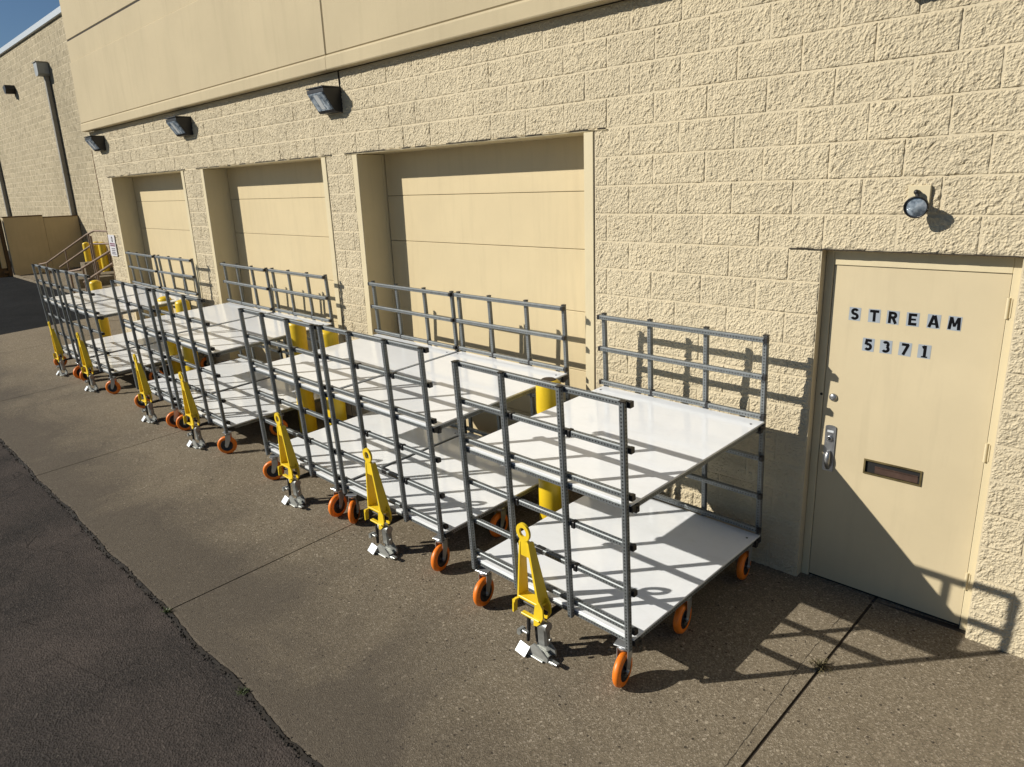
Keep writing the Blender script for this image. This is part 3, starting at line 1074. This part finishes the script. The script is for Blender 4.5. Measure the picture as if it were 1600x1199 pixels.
# round flood lamp by the entry door
t = empty('flood_lamp', (0.505, 0, 2.545))
tag(t, 'round flood lamp on a square cream plate above the entry door', 'lamp')
mb = MB(); mb.bevbox((-0.056, -0.028, -0.045), (0.056, 0.0, 0.052), 0.003)
part('back_plate', mb, MT['trim'], t)
mb = MB(); mb.tube([(-0.004, -0.028, 0.018), (-0.002, -0.060, 0.016), (0.012, -0.066, -0.022)], 0.0105, 10)
mb.ball((-0.004, -0.062, 0.018), 0.014, 10)
part('swivel_arm', mb, MT['darksteel'], t)
aim = Vector((0.10, -0.92, -0.28)).normalized()
q = Vector((0, -1, 0)).rotation_difference(aim).to_euler()
mb = MB()
mb.lathe([(0.0, 0.062), (0.018, 0.060), (0.026, 0.040), (0.046, 0.012), (0.057, -0.010), (0.060, -0.018), (0.060, -0.026), (0.053, -0.027), (0.052, -0.018)], (0, 0, 0), 'y', 28)
lb = part('lamp_shell', mb, MT['lampbody'], t, (0.018, -0.105, -0.052), q)
mb = MB()
mb.lathe([(0.0, -0.030), (0.022, -0.028), (0.042, -0.023), (0.052, -0.019)], (0, 0, 0), 'y', 28)
part('lamp_lens', mb, MT['glass'], t, (0.018, -0.105, -0.052), q)

# notice on the wall by the farthest dock door
t = empty('wall_sign', (-13.32, -0.022, 1.815))
tag(t, 'small white notice with maroon and grey print on the wall by the farthest dock door', 'sign')
mb = MB(); mb.box((-0.19, -0.006, -0.195), (0.17, 0.0, 0.20))
part('sign_sheet', mb, MT['signwhite'], t)
mb = MB()
for k in range(14):
    a = 2 * PI * k / 14; b = 2 * PI * (k + 1) / 14
    c0, c1 = (0.02, 0.115), 0
    mb.add([(0.02 + 0.040 * math.cos(a), -0.0075, 0.118 + 0.052 * math.sin(a)), (0.02 + 0.040 * math.cos(b), -0.0075, 0.118 + 0.052 * math.sin(b)),
            (0.02 + 0.022 * math.cos(b), -0.0075, 0.118 + 0.030 * math.sin(b)), (0.02 + 0.022 * math.cos(a), -0.0075, 0.118 + 0.030 * math.sin(a))], [(0, 1, 2, 3)])
part('sign_symbol', mb, MT['ink'], t)
mb = MB()
for zz in (0.035, 0.0):
    x = -0.14
    while x < 0.12:
        w = random.uniform(0.018, 0.034)
        mb.box((x, -0.0078, zz - 0.013), (min(x + w, 0.14), -0.0062, zz + 0.013)); x += w + 0.010
part('sign_heading', mb, MT['signred'], t)
mb = MB()
for zz in (-0.055, -0.09, -0.125, -0.155):
    x = -0.11 + random.uniform(0, 0.03)
    while x < 0.10:
        w = random.uniform(0.014, 0.034)
        mb.box((x, -0.0078, zz - 0.009), (x + w, -0.0062, zz + 0.009)); x += w + 0.010
part('sign_text', mb, MT['signgrey'], t)

# ------------------------------------------------------------------ bollards
def bollard(x, y, top, r, label, worn=False, group='yellow bollards guarding the dock doors'):
    z0 = gz(x, y) - 0.01
    t = empty('bollard', (x, y, z0))
    tag(t, label, 'bollard', group)
    h = top - z0
    mb = MB()
    rc = r * 0.95
    prof = [(r, 0.0), (r, h - rc * 0.60)]
    for k in range(1, 8):
        a = PI / 2 * k / 7
        prof.append((max(r * math.cos(a), 0.0001), h - rc * 0.60 + rc * 0.60 * math.sin(a)))
    mb.lathe(prof, n=32)
    part('sleeve', mb, MT['bollard'], t)
    mb = MB()
    mb.lathe([(r * 1.015, h * 0.36), (r * 1.022, h * 0.362), (r * 1.022, h * 0.368), (r * 1.015, h * 0.37)], n=32)
    part('sleeve_ring', mb, MT['bollard'], t)
    if worn:
        mb = MB()
        vs = []; k_ = 30
        for k in range(k_):
            a = 2 * PI * k / k_
            rr = r * (0.93 + 0.03 * noise.noise(Vector((math.cos(a) * 3, math.sin(a) * 3, 0))))
            hz = h - rc * 0.60 + rc * 0.60 * math.sin(math.acos(min(1, rr / r))) + 0.002
            vs.append((rr * math.cos(a), rr * math.sin(a), hz))
        for k in range(k_):
            a = 2 * PI * k / k_
            vs.append((r * 0.5 * math.cos(a), r * 0.5 * math.sin(a), h - 0.005))
        vs.append((0, 0, h + 0.003))
        fs = [(k, (k + 1) % k_, k_ + (k + 1) % k_, k_ + k) for k in range(k_)] + [(k_ + k, k_ + (k + 1) % k_, 2 * k_) for k in range(k_)]
        mb.add(vs, fs)
        part('worn_cap', mb, MT['scorch'], t)
BR = 0.098
bollard(-1.745, -0.57, 1.262, BR, 'yellow bollard with bare dark top between the nearest two carts', True)
bollard(-4.86, -0.575, 1.285, BR, 'right one of two yellow bollards between the third and fourth cart')
bollard(-5.53, -0.575, 1.305, BR, 'left one of two yellow bollards between the third and fourth cart')
bollard(-8.80, -0.575, 1.255, BR, 'right one of two yellow bollards between the fifth and sixth cart')
bollard(-9.48, -0.575, 1.245, BR, 'left one of two yellow bollards between the fifth and sixth cart')
bollard(-12.83, -0.575, 1.262, BR, 'yellow bollard past the last cart, by the handrail')
g2 = 'yellow bollards at the foot of the far wall'
bollard(-25.75, 2.78, 1.28, 0.115, 'leftmost of the three yellow bollards by the far wall', False, g2)
bollard(-25.65, 3.06, 1.28, 0.110, 'middle one of the three yellow bollards by the far wall', False, g2)
bollard(-25.20, 3.10, 1.28, 0.115, 'rightmost of the three yellow bollards by the far wall', False, g2)

# ------------------------------------------------------------------ carts
CW, CD, CH = 1.3126, 1.490, 1.717
T = 0.0325
BM = {}
def beam_mesh(L, t=T):
    """chamfered square tube along +x, centred in y/z; UV u = metres along, v = offset from face centre"""
    key = (round(L, 4), t)
    if key in BM:
        return BM[key]
    h = t / 2; c = 0.0045
    ring = [(-h + c, -h), (h - c, -h), (h, -h + c), (h, h - c), (h - c, h), (-h + c, h), (-h, h - c), (-h, -h + c)]
    mb = MB()
    vs = [(0, a, b) for a, b in ring] + [(L, a, b) for a, b in ring]
    uvs, fs = [], []
    for i in range(8):
        j = (i + 1) % 8
        fs.append((i, j, j + 8, i + 8))
        if i % 2 == 0:
            w = h - c
            uvs.append([(0, -w), (0, w), (L, w), (L, -w)])
        else:
            uvs.append([(0, 1)] * 4)
    fs += [tuple(reversed(range(8))), tuple(range(8, 16))]
    uvs += [[(0, 1)] * 8] * 2
    mb.add(vs, fs, False, uvs)
    me = mb.mesh('beam', MT['beam'])
    BM[key] = fixn(me)
    return BM[key]

def build_cart():
    c = empty('platform_cart')
    # posts: outside of the rails
    px = [-0.017, -0.435, -0.885, -CW + 0.017]
    for side in (0, 1):
        yy = T / 2 if side == 0 else CD - T / 2
        for i, x in enumerate(px):
            zb = 0.262 if i in (0, 3) else 0.285
            o = link('post', beam_mesh(CH - zb), c, (x, yy, zb), (0, -PI / 2, 0))
    front = [1.697, 1.452, 1.190, 1.124, 0.897, 0.618, 0.372, 0.300]
    back = [1.697, 1.455, 1.190, 1.124, 0.900, 0.625, 0.372, 0.300]
    for side, zz in ((0, front), (1, back)):
        yy = T * 1.5 + 0.001 if side == 0 else CD - T * 1.5 - 0.001
        for z in zz:
            link('rail', beam_mesh(CW - 0.02), c, (-CW + 0.010, yy, z))
    # beams along the depth under each board
    for z in (1.124, 0.300):
        for x in (-0.017, -0.44, -0.88, -CW + 0.017):
            link('deck_beam', beam_mesh(CD - 4 * T - 0.006), c, (x, 2 * T + 0.003, z), (0, 0, PI / 2))
    for z in (1.124, 0.300):
        z0 = z + T / 2 + 0.001
        mb = MB()
        mb.bevbox((-CW + 0.004, T + 0.003, z0), (0.004, CD - T - 0.003, z0 + 0.012), 0.0015)
        part('deck_board', mb, MT['deck'], c)
        mb = MB()
        mb.cyl((0, 0, 0), (0, 0, 0.0025), 0.0075, n=10)
        sme = fixn(mb.mesh('deck_screw', MT['clamp']))
        for sx in (-0.045, -CW + 0.045):
            for sy in (0.09, CD - 0.12):
                link('deck_screw', sme, c, (sx, sy, z0 + 0.012))
    # nylon corner clamps on every rail end and at some crossings
    cl = MB()
    cl.bevbox((-0.0195, -0.0195, -0.0195), (0.0195, 0.0195, 0.0195), 0.003)
    cme = fixn(cl.mesh('clamp', MT['clamp']))
    for side, zz in ((0, front), (1, back)):
        yy = T * 1.5 + 0.001 if side == 0 else CD - T * 1.5 - 0.001
        for k, z in enumerate(zz):
            for x in (0.004, -CW - 0.004):
                o = link('clamp', cme, c, (x, yy, z)); o.scale = (0.55, 0.86, 0.86)
        for z in ((1.452, 0.897, 0.618) if side == 0 else (1.190, 0.897)):
            for x in (-0.435 + 0.034, -0.885 + 0.034):
                o = link('clamp', cme, c, (x + 0.002, yy - (0.004 if side == 0 else -0.004), z)); o.scale = (0.62, 1.06, 1.06)
        for x in px:
            y2 = T / 2 if side == 0 else CD - T / 2
            o = link('post_cap', cme, c, (x, y2, CH + 0.002)); o.scale = (0.86, 0.86, 0.16)
    # bracket clusters where deck beams meet the frames
    br = MB()
    br.bevbox((-0.024, -0.020, -0.030), (0.024, 0.020, 0.030), 0.004)
    br.bevbox((-0.012, -0.034, -0.014), (0.012, 0.034, 0.014), 0.003)
    br.cyl((0.012, 0, 0.008), (0.030, 0, 0.008), 0.008, n=10)
    bme = fixn(br.mesh('bracket', MT['clamp']))
    for z in (1.120, 0.292):
        for x in px:
            for y in (0.084, CD - 0.084):
                o = link('bracket', bme, c, (x + (0.012 if x > -0.3 else 0.0), y, z - 0.006)); o.scale = (0.8, 0.8, 0.8)
    # casters
    R = 0.1015
    def caster(x, y, rz):
        zc = R
        mb = MB()
        mb.bevbox((-0.048, -0.040, 0.252), (0.048, 0.052, 0.260), 0.002)
        mb.lathe([(0.0, 0.252), (0.036, 0.252), (0.040, 0.240), (0.036, 0.226), (0.0, 0.226)], n=20)
        for s in (-1, 1):
            x_ = s * 0.033
            poly = [(-0.028, 0.228), (0.028, 0.228), (0.034 * 0.9 - 0.035, 0.205)]
            # fork leg: tapered plate swept back to the axle
            P = [(-0.026, 0.230), (0.030, 0.230), (0.024, 0.17), (-0.014, zc - 0.010), (-0.028, zc - 0.022), (-0.045, zc - 0.014), (-0.046, zc + 0.006), (-0.030, 0.18)]
            n = len(P)
            mb.add([(x_ - 0.002, a, b) for a, b in P] + [(x_ + 0.002, a, b) for a, b in P], [tuple(range(n)), tuple(reversed(range(n, 2 * n)))] + [(i, i + n, (i + 1) % n + n, (i + 1) % n) for i in range(n)])
        mb.box((-0.035, -0.020, 0.222), (0.035, 0.024, 0.228))
        k = part('caster', mb, MT['zinc'], c, (x, y, 0), (0, 0, rz))
        ay = -0.030
        mb = MB()
        prof = []
        hw = 0.0225
        for a in range(13):
            t = PI * a / 12
            prof.append((R - 0.024 + 0.024 * math.sin(t) ** 0.8, -hw * math.cos(t)))
        prof = [(0.063, -hw * 0.9)] + prof + [(0.063, hw * 0.9)]
        mb.lathe(prof, axis='x', n=40)
        part('tyre', mb, MT['tyre'], k, (0, ay, zc))
        mb = MB()
        mb.lathe([(0.0, -0.024), (0.016, -0.024), (0.018, -0.014), (0.044, -0.012), (0.050, -0.021), (0.064, -0.022), (0.064, 0.022), (0.050, 0.021), (0.044, 0.012), (0.018, 0.014), (0.016, 0.024), (0.0, 0.024)], axis='x', n=28)
        part('wheel_hub', mb, MT['hub'], k, (0, ay, zc))
        mb = MB()
        mb.cyl((-0.042, 0, 0), (0.042, 0, 0), 0.0095, n=6, smooth=False)
        part('axle_bolt', mb, MT['zinc'], k, (0, ay, zc))
        return k
    cs = []
    for y in (0.050, 0.66, CD - 0.075):
        for x in (-0.074, -CW + 0.074):
            cs.append(caster(x, y, 0))
    # tow bar, standing up in front
    tb = MB()
    # eye ring
    def ring(mb, cx, cz, R1, R2, y0, y1, n=28):
        vs = []
        for y in (y0, y1):
            for rr in (R1, R2):
                for k in range(n):
                    a = 2 * PI * k / n
                    vs.append((cx + rr * math.cos(a), y, cz + rr * 1.08 * math.sin(a)))
        fs = []
        for k in range(n):
            j = (k + 1) % n
            fs += [(k, j, n + j, n + k), (2 * n + k, 3 * n + k, 3 * n + j, 2 * n + j), (k, 2 * n + k, 2 * n + j, j), (n + k, n + j, 3 * n + j, 3 * n + k)]
        mb.add(vs, fs)
    yb = -0.098
    ring(tb, -0.672, 0.812, 0.053, 0.028, yb - 0.008, yb + 0.008)
    tow = part('tow_bar', tb, MT['towyellow'], c)
    mb = MB()
    mb.prism([(-0.706, 0.655), (-0.634, 0.655), (-0.632, 0.745), (-0.648, 0.773), (-0.698, 0.773), (-0.708, 0.745)], yb - 0.006, yb + 0.010)
    part('neck_plate', mb, MT['towyellow'], tow)
    def leg(xt, xb, zt_, zb, thick=0.012):
        mb = MB()
        d0, d1 = 0.045, 0.075
        y0 = yb - 0.008
        vs = [(xt - thick / 2, y0, zt_), (xt + thick / 2, y0, zt_), (xt + thick / 2, y0 + d0, zt_), (xt - thick / 2, y0 + d0, zt_),
              (xb - thick / 2, y0 - 0.012, zb), (xb + thick / 2, y0 - 0.012, zb), (xb + thick / 2, y0 + d1, zb), (xb - thick / 2, y0 + d1, zb)]
        mb.add(vs, [(0, 1, 2, 3), (7, 6, 5, 4), (0, 4, 5, 1), (1, 5, 6, 2), (2, 6, 7, 3), (3, 7, 4, 0)])
        return part('tow_leg', mb, MT['towyellow'], tow)
    leg(-0.703, -0.742, 0.745, 0.345)
    leg(-0.639, -0.572, 0.745, 0.360, 0.017)
    mb = MB()
    mb.bevbox((-0.745, yb - 0.020, 0.352), (-0.556, yb + 0.050, 0.368), 0.002)
    mb.bevbox((-0.705, yb - 0.040, 0.262), (-0.556, yb - 0.010, 0.274), 0.002)
    part('cross_plate', mb, MT['towyellow'], tow)
    mb = MB()
    mb.prism([(-0.774, 0.250), (-0.763, 0.248), (-0.756, 0.318), (-0.746, 0.328), (-0.742, 0.346), (-0.766, 0.340)], yb - 0.045, yb - 0.012)
    part('hook_tab', mb, MT['towyellow'], tow)
    mb = MB()
    mb.prism([(-0.612, 0.215), (-0.585, 0.222), (-0.556, 0.250), (-0.530, 0.300), (-0.528, 0.360), (-0.552, 0.400), (-0.590, 0.365), (-0.606, 0.290)], yb - 0.030, yb - 0.018)
    mb.prism([(-0.600, 0.240), (-0.560, 0.250), (-0.530, 0.300), (-0.528, 0.360), (-0.552, 0.400), (-0.590, 0.365)], yb + 0.035, yb + 0.047)
    part('pivot_cheek', mb, MT['towyellow'], tow)
    mb = MB()
    mb.cyl((-0.735, yb + 0.010, 0.315), (-0.535, yb + 0.010, 0.315), 0.013, n=14)
    mb.cyl((-0.735, yb + 0.010, 0.315), (-0.722, yb + 0.010, 0.315), 0.020, n=14)
    part('pivot_pin', mb, MT['darksteel'], tow)
    # the hitch head and its floor lock below
    mb = MB()
    mb.bevbox((-0.605, yb - 0.018, 0.085), (-0.530, yb + 0.034, 0.238), 0.012)
    mb.cyl((-0.520, yb + 0.005, 0.225), (-0.640, yb + 0.005, 0.225), 0.030, n=20)
    mb.cyl((-0.506, yb - 0.005, 0.150), (-0.500, yb - 0.005, 0.150), 0.012, n=10)
    lock = part('floor_lock', mb, MT['castzinc'], c)
    mb = MB()
    mb.cyl((-0.672, yb - 0.005, 0.235), (-0.690, yb - 0.010, 0.060), 0.014, 0.011, n=12)
    mb.cyl((-0.655, yb + 0.030, 0.235), (-0.640, yb + 0.020, 0.060), 0.010, n=12)
    part('lock_spring_rod', mb, MT['darksteel'], lock)
    mb = MB()
    mb.bevbox((-0.735, yb - 0.040, 0.128), (-0.665, yb - 0.016, 0.142), 0.003, Matrix.Rotation(0.0, 4, 'X'))
    mb.prism([(-0.742, 0.108), (-0.722, 0.104), (-0.705, 0.128), (-0.712, 0.146), (-0.738, 0.142)], yb - 0.052, yb - 0.006)
    part('lock_lever', mb, MT['castzinc'], lock)
    mb = MB()
    # base shoe: channel lying on the ground with upturned sides
    mb.bevbox((-0.690, yb - 0.060, 0.004), (-0.530, yb + 0.040, 0.012), 0.002)
    mb.prism([(-0.655, 0.014), (-0.500, 0.014), (-0.505, 0.055), (-0.560, 0.098), (-0.622, 0.098), (-0.655, 0.055)], yb + 0.030, yb + 0.042)
    mb.prism([(-0.645, 0.014), (-0.498, 0.014), (-0.492, 0.045), (-0.540, 0.080), (-0.605, 0.098), (-0.645, 0.060)], yb - 0.050, yb - 0.040)
    part('lock_shoe', mb, MT['castzinc'], lock)
    mb = MB()
    # bright sloping treadle
    mb.add([(-0.735, yb - 0.085, 0.010), (-0.645, yb - 0.095, 0.010), (-0.635, yb - 0.052, 0.062), (-0.725, yb - 0.042, 0.062),
            (-0.735, yb - 0.078, 0.006), (-0.645, yb - 0.088, 0.006), (-0.635, yb - 0.045, 0.058), (-0.725, yb - 0.035, 0.058)],
           [(0, 1, 2, 3), (7, 6, 5, 4), (0, 4, 5, 1), (1, 5, 6, 2), (2, 6, 7, 3), (3, 7, 4, 0)])
    part('treadle', mb, MT['foot'], lock)
    mb = MB()
    mb.bevbox((-0.500, yb - 0.045, 0.010), (-0.455, yb - 0.010, 0.030), 0.004)
    mb.bevbox((-0.470, yb - 0.050, 0.030), (-0.420, yb - 0.020, 0.040), 0.003)
    part('shoe_tip', mb, MT['castzinc'], lock)
    # drag link that runs under the deck
    mb = MB()
    mb.bevbox((-0.615, yb + 0.03, 0.225), (-0.575, 0.20, 0.248), 0.003)
    part('draw_link', mb, MT['darksteel'], c)
    # splice sleeve on one rail
    mb = MB()
    mb.bevbox((-0.720, T + 0.0005, 0.618 - 0.019), (-0.655, 2 * T + 0.004, 0.618 + 0.019), 0.003)
    part('splice_sleeve', mb, MT['clamp'], c)
    return c

cart0 = build_cart()
tbl = child_table()
carts = [(-0.220, -1.622, -0.014), (-1.952, -1.515, 0.001), (-3.32, -1.535, -0.009), (-5.558, -1.512, -0.004), (-6.959, -1.536, -0.014), (-9.211, -1.554, 0.021), (-10.659, -1.599, -0.014)]
LAB = ['white two-deck steel rail cart standing nearest, beside the entry door',
       'second white two-deck rail cart from the entry door, at the nearest dock door',
       'third white two-deck rail cart from the entry door, touching the second on its left',
       'fourth white two-deck rail cart, right one of the pair at the middle dock door',
       'fifth white two-deck rail cart, left one of the pair at the middle dock door',
       'sixth white two-deck rail cart, right one of the pair at the farthest dock door',
       'last white two-deck rail cart, farthest from the entry door']
# caster headings per cart: FR FL MR ML BR BL
ROT = [(12, 10, 8, 8, 10, 6), (14, 38, 4, -6, 8, 6), (12, -34, -22, 4, 10, 0), (-36, -30, -30, 6, 8, 0), (-18, -34, -20, 4, 0, 8), (-42, 8, -18, 6, 12, 0), (12, 6, 6, 0, 6, 8)]
for i, (x, y, r) in enumerate(carts):
    c = cart0 if i == 0 else copy_tree(cart0, tbl)
    m = Matrix((EX, EY, NRM)).transposed().to_4x4() @ Matrix.Rotation(r, 4, 'Z')
    m.translation = Vector((x, y, gz(x, y)))
    c.matrix_world = m
    tag(c, LAB[i], 'cart', 'white two-deck rail carts lined up along the wall')
    for o in list(c.children):
        if o.name.startswith('caster'):
            lx, ly = o.location.x, o.location.y
            idx = (0 if ly < 0.3 else (2 if ly < 1.0 else 4)) + (0 if lx > -0.5 else 1)
            o.rotation_euler = (0, 0, math.radians(ROT[i][idx]))

# ------------------------------------------------------------------ far end
FWY = 3.3
fb = empty('rear_building', (-40, FWY, 0))
tag(fb, 'taller block building set back at the far end with a pale metal roof edge', 'building')
def wpart(name, mb, mat, parent):
    o = part(name, mb, mat, parent)
    o.location = (-parent.location[0], -parent.location[1], -parent.location[2])
    return o
mb = MB(); mb.box((-75, FWY, -0.3), (-13.9, 14, 8.27)); wpart('block_wall', mb, MT['far'], fb)
mb = MB(); mb.bevbox((-75, FWY - 0.09, 8.272), (-13.85, 14, 8.46), 0.01); wpart('roof_edge', mb, MT['coping'], fb)
# downspouts: long rectangular pipes with conductor heads
def spout(xc, ztop, head=True, label=''):
    t = empty('downspout', (xc, FWY, 0))
    tag(t, label, 'downspout')
    mb = MB(); mb.bevbox((-0.085, -0.16, 0.30), (0.085, -0.02, ztop), 0.012)
    part('pipe', mb, MT['spout'], t)
    if head:
        mb = MB()
        P = [(-0.20, ztop + 0.40), (0.20, ztop + 0.40), (0.20, ztop + 0.05), (0.12, ztop - 0.02), (-0.12, ztop - 0.02), (-0.20, ztop + 0.05)]
        mb.prism(P, -0.36, -0.01)
        part('conductor_head', mb, MT['spouthead'], t)
        mb = MB(); mb.bevbox((-0.23, -0.39, ztop + 0.401), (0.23, -0.01, ztop + 0.43), 0.006)
        part('head_rim', mb, MT['spout'], t)
    for z in (1.6, 3.6, 5.4):
        mb = MB(); mb.bevbox((-0.10, -0.168, z), (0.10, -0.005, z + 0.05), 0.004)
        part('strap', mb, MT['spout'], t)
spout(-28.25, 6.80, True, 'tall grey downspout with a box head on the far block wall')
spout(-38.6, 5.4, False, 'grey downspout at the left edge of the photo')
t = empty('security_light', (-33.35, FWY, 6.85))
tag(t, 'small dark security light high on the far block wall', 'lamp')
mb = MB(); mb.prism([(-0.16, 0.16), (0.20, 0.20), (0.26, 0.05), (0.18, -0.12), (0.02, -0.10), (-0.10, 0.02)], -0.34, -0.01); part('lamp_hood', mb, MT['lampbody'], t)
mb = MB(); mb.bevbox((-0.16, -0.30, -0.10), (0.02, -0.08, 0.03), 0.01); part('lamp_lens', mb, MT['signwhite'], t)

# screen wall round the yard, running out from the far building
scw = empty('screen_wall', (-28.0, 2.0, 0))
tag(scw, 'tan screen wall with a stepped top standing out from the far building', 'wall')
def q_(x, y): return gz(x, y) - 0.05
mb = MB(); mb.bevbox((-28.2, 1.00, 0.05), (-28.0, 2.18, 2.165), 0.01); wpart('wall_panel', mb, MT['screen'], scw)
mb = MB(); mb.bevbox((-28.2, 2.183, 0.05), (-28.0, 3.28, 2.10), 0.01); wpart('wall_panel', mb, MT['screen'], scw)
mb = MB(); mb.bevbox((-28.2, 0.985, 2.168), (-27.985, 2.18, 2.20), 0.004); wpart('wall_cap', mb, MT['timber'], scw)
mb = MB(); mb.bevbox((-28.2, 2.183, 2.103), (-27.985, 3.28, 2.13), 0.004); wpart('wall_cap', mb, MT['timber'], scw)
gt = empty('yard_gate', (-28.1, 0.8, 0))
tag(gt, 'brown timber gate with a tan board beside the screen wall', 'gate')
mb = MB(); mb.bevbox((-28.28, 0.86, 0.05), (-28.12, 0.97, 2.12), 0.01); wpart('gate_post', mb, MT['timber'], gt)
mb = MB(); mb.bevbox((-28.22, 0.70, 0.48), (-28.16, 0.855, 2.16), 0.01); wpart('gate_board', mb, MT['screen'], gt)
mb = MB(); mb.bevbox((-28.30, 0.56, 0.05), (-28.22, 0.86, 2.14), 0.01); wpart('gate_board', mb, MT['timber'], gt)
mb = MB(); mb.bevbox((-28.17, 0.72, 0.30), (-28.10, 0.86, 0.40), 0.01); wpart('gate_rail', mb, MT['timber'], gt)
pw = empty('parapet_wall', (-33, 0.4, 0))
tag(pw, 'pale low wall beyond the yard gate at the left edge', 'wall')
mb = MB(); mb.bevbox((-36.0, 0.30, 0.0), (-33.0, 0.62, 1.5), 0.02); wpart('wall_face', mb, MT['far'], pw)

# pale kerb in front of the yard
mb = MB()
for k in range(8):
    x0 = -27.9 + k * 1.42
    mb.bevbox((x0, 0.925, gz(x0, 0.93) - 0.05), (x0 + 1.40, 1.02, gz(x0, 0.93) + 0.055), 0.008)
tag(part('yard_kerb', mb, MT['concrete']), kind='structure')

# pipe handrails
def rails(name, lines, posts, label):
    t = empty(name, (lines[0][0][0], lines[0][0][1], 0))
    tag(t, label, 'handrail', 'brown pipe handrails past the last cart')
    ox, oy = t.location.x, t.location.y
    for L in lines:
        mb = MB(); mb.tube([(a - ox, b - oy, c_) for a, b, c_ in L], 0.024, 10)
        part('rail', mb, MT['rail'], t)
    for (x, y, z) in posts:
        mb = MB(); mb.cyl((x - ox, y - oy, gz(x, y) - 0.02), (x - ox, y - oy, z), 0.024, n=10)
        part('rail_post', mb, MT['rail'], t)
y = 1.0
rails('handrail', [[(-24.2, y, 0.80), (-23.3, y, 0.887), (-18.76, y, 1.817), (-18.07, y, 1.925), (-16.2, y, 1.94)],
                   [(-21.9, y, 0.84), (-18.56, y, 1.554)], [(-18.5, y, 1.60), (-16.2, y, 1.68)]],
      [(-23.3, y, 0.88), (-21.0, y, 1.36), (-18.6, y, 1.84)], 'brown pipe handrail farther from the camera, level at its top end')
y = 0.20
rails('handrail', [[(-17.9, y, 1.02), (-16.685, y, 1.156), (-14.40, y, 1.640), (-13.7, y, 1.80)], [(-16.6, y, 0.87), (-14.40, y, 1.385), (-13.7, y, 1.54)]],
      [(-17.6, y, 1.05), (-16.5, y, 1.18), (-15.46, y, 1.93)], 'brown pipe handrail nearer the camera, sloping up to the warehouse corner')
# concrete steps beside the rails
st = empty('concrete_steps', (-21, 2.0, 0))
tag(st, 'low concrete steps beside the handrails at the far end', 'steps')
for k in range(3):
    x0 = -23.2 + k * 0.5
    mb = MB(); mb.bevbox((x0, 1.35, 0.05), (x0 + 0.498, 2.3, gz(x0, 1.8) + 0.08 * (k + 1)), 0.01)
    wpart('step', mb, MT['concrete'], st)
mb = MB(); mb.bevbox((-24.6, 2.2, 0.1), (-24.1, 2.6, 0.72), 0.01)
pl = empty('concrete_pedestal', (-24.3, 2.4, 0)); tag(pl, 'small pale concrete pedestal in front of the far yellow bollards', 'pedestal')
wpart('pedestal_block', mb, MT['concrete'], pl)
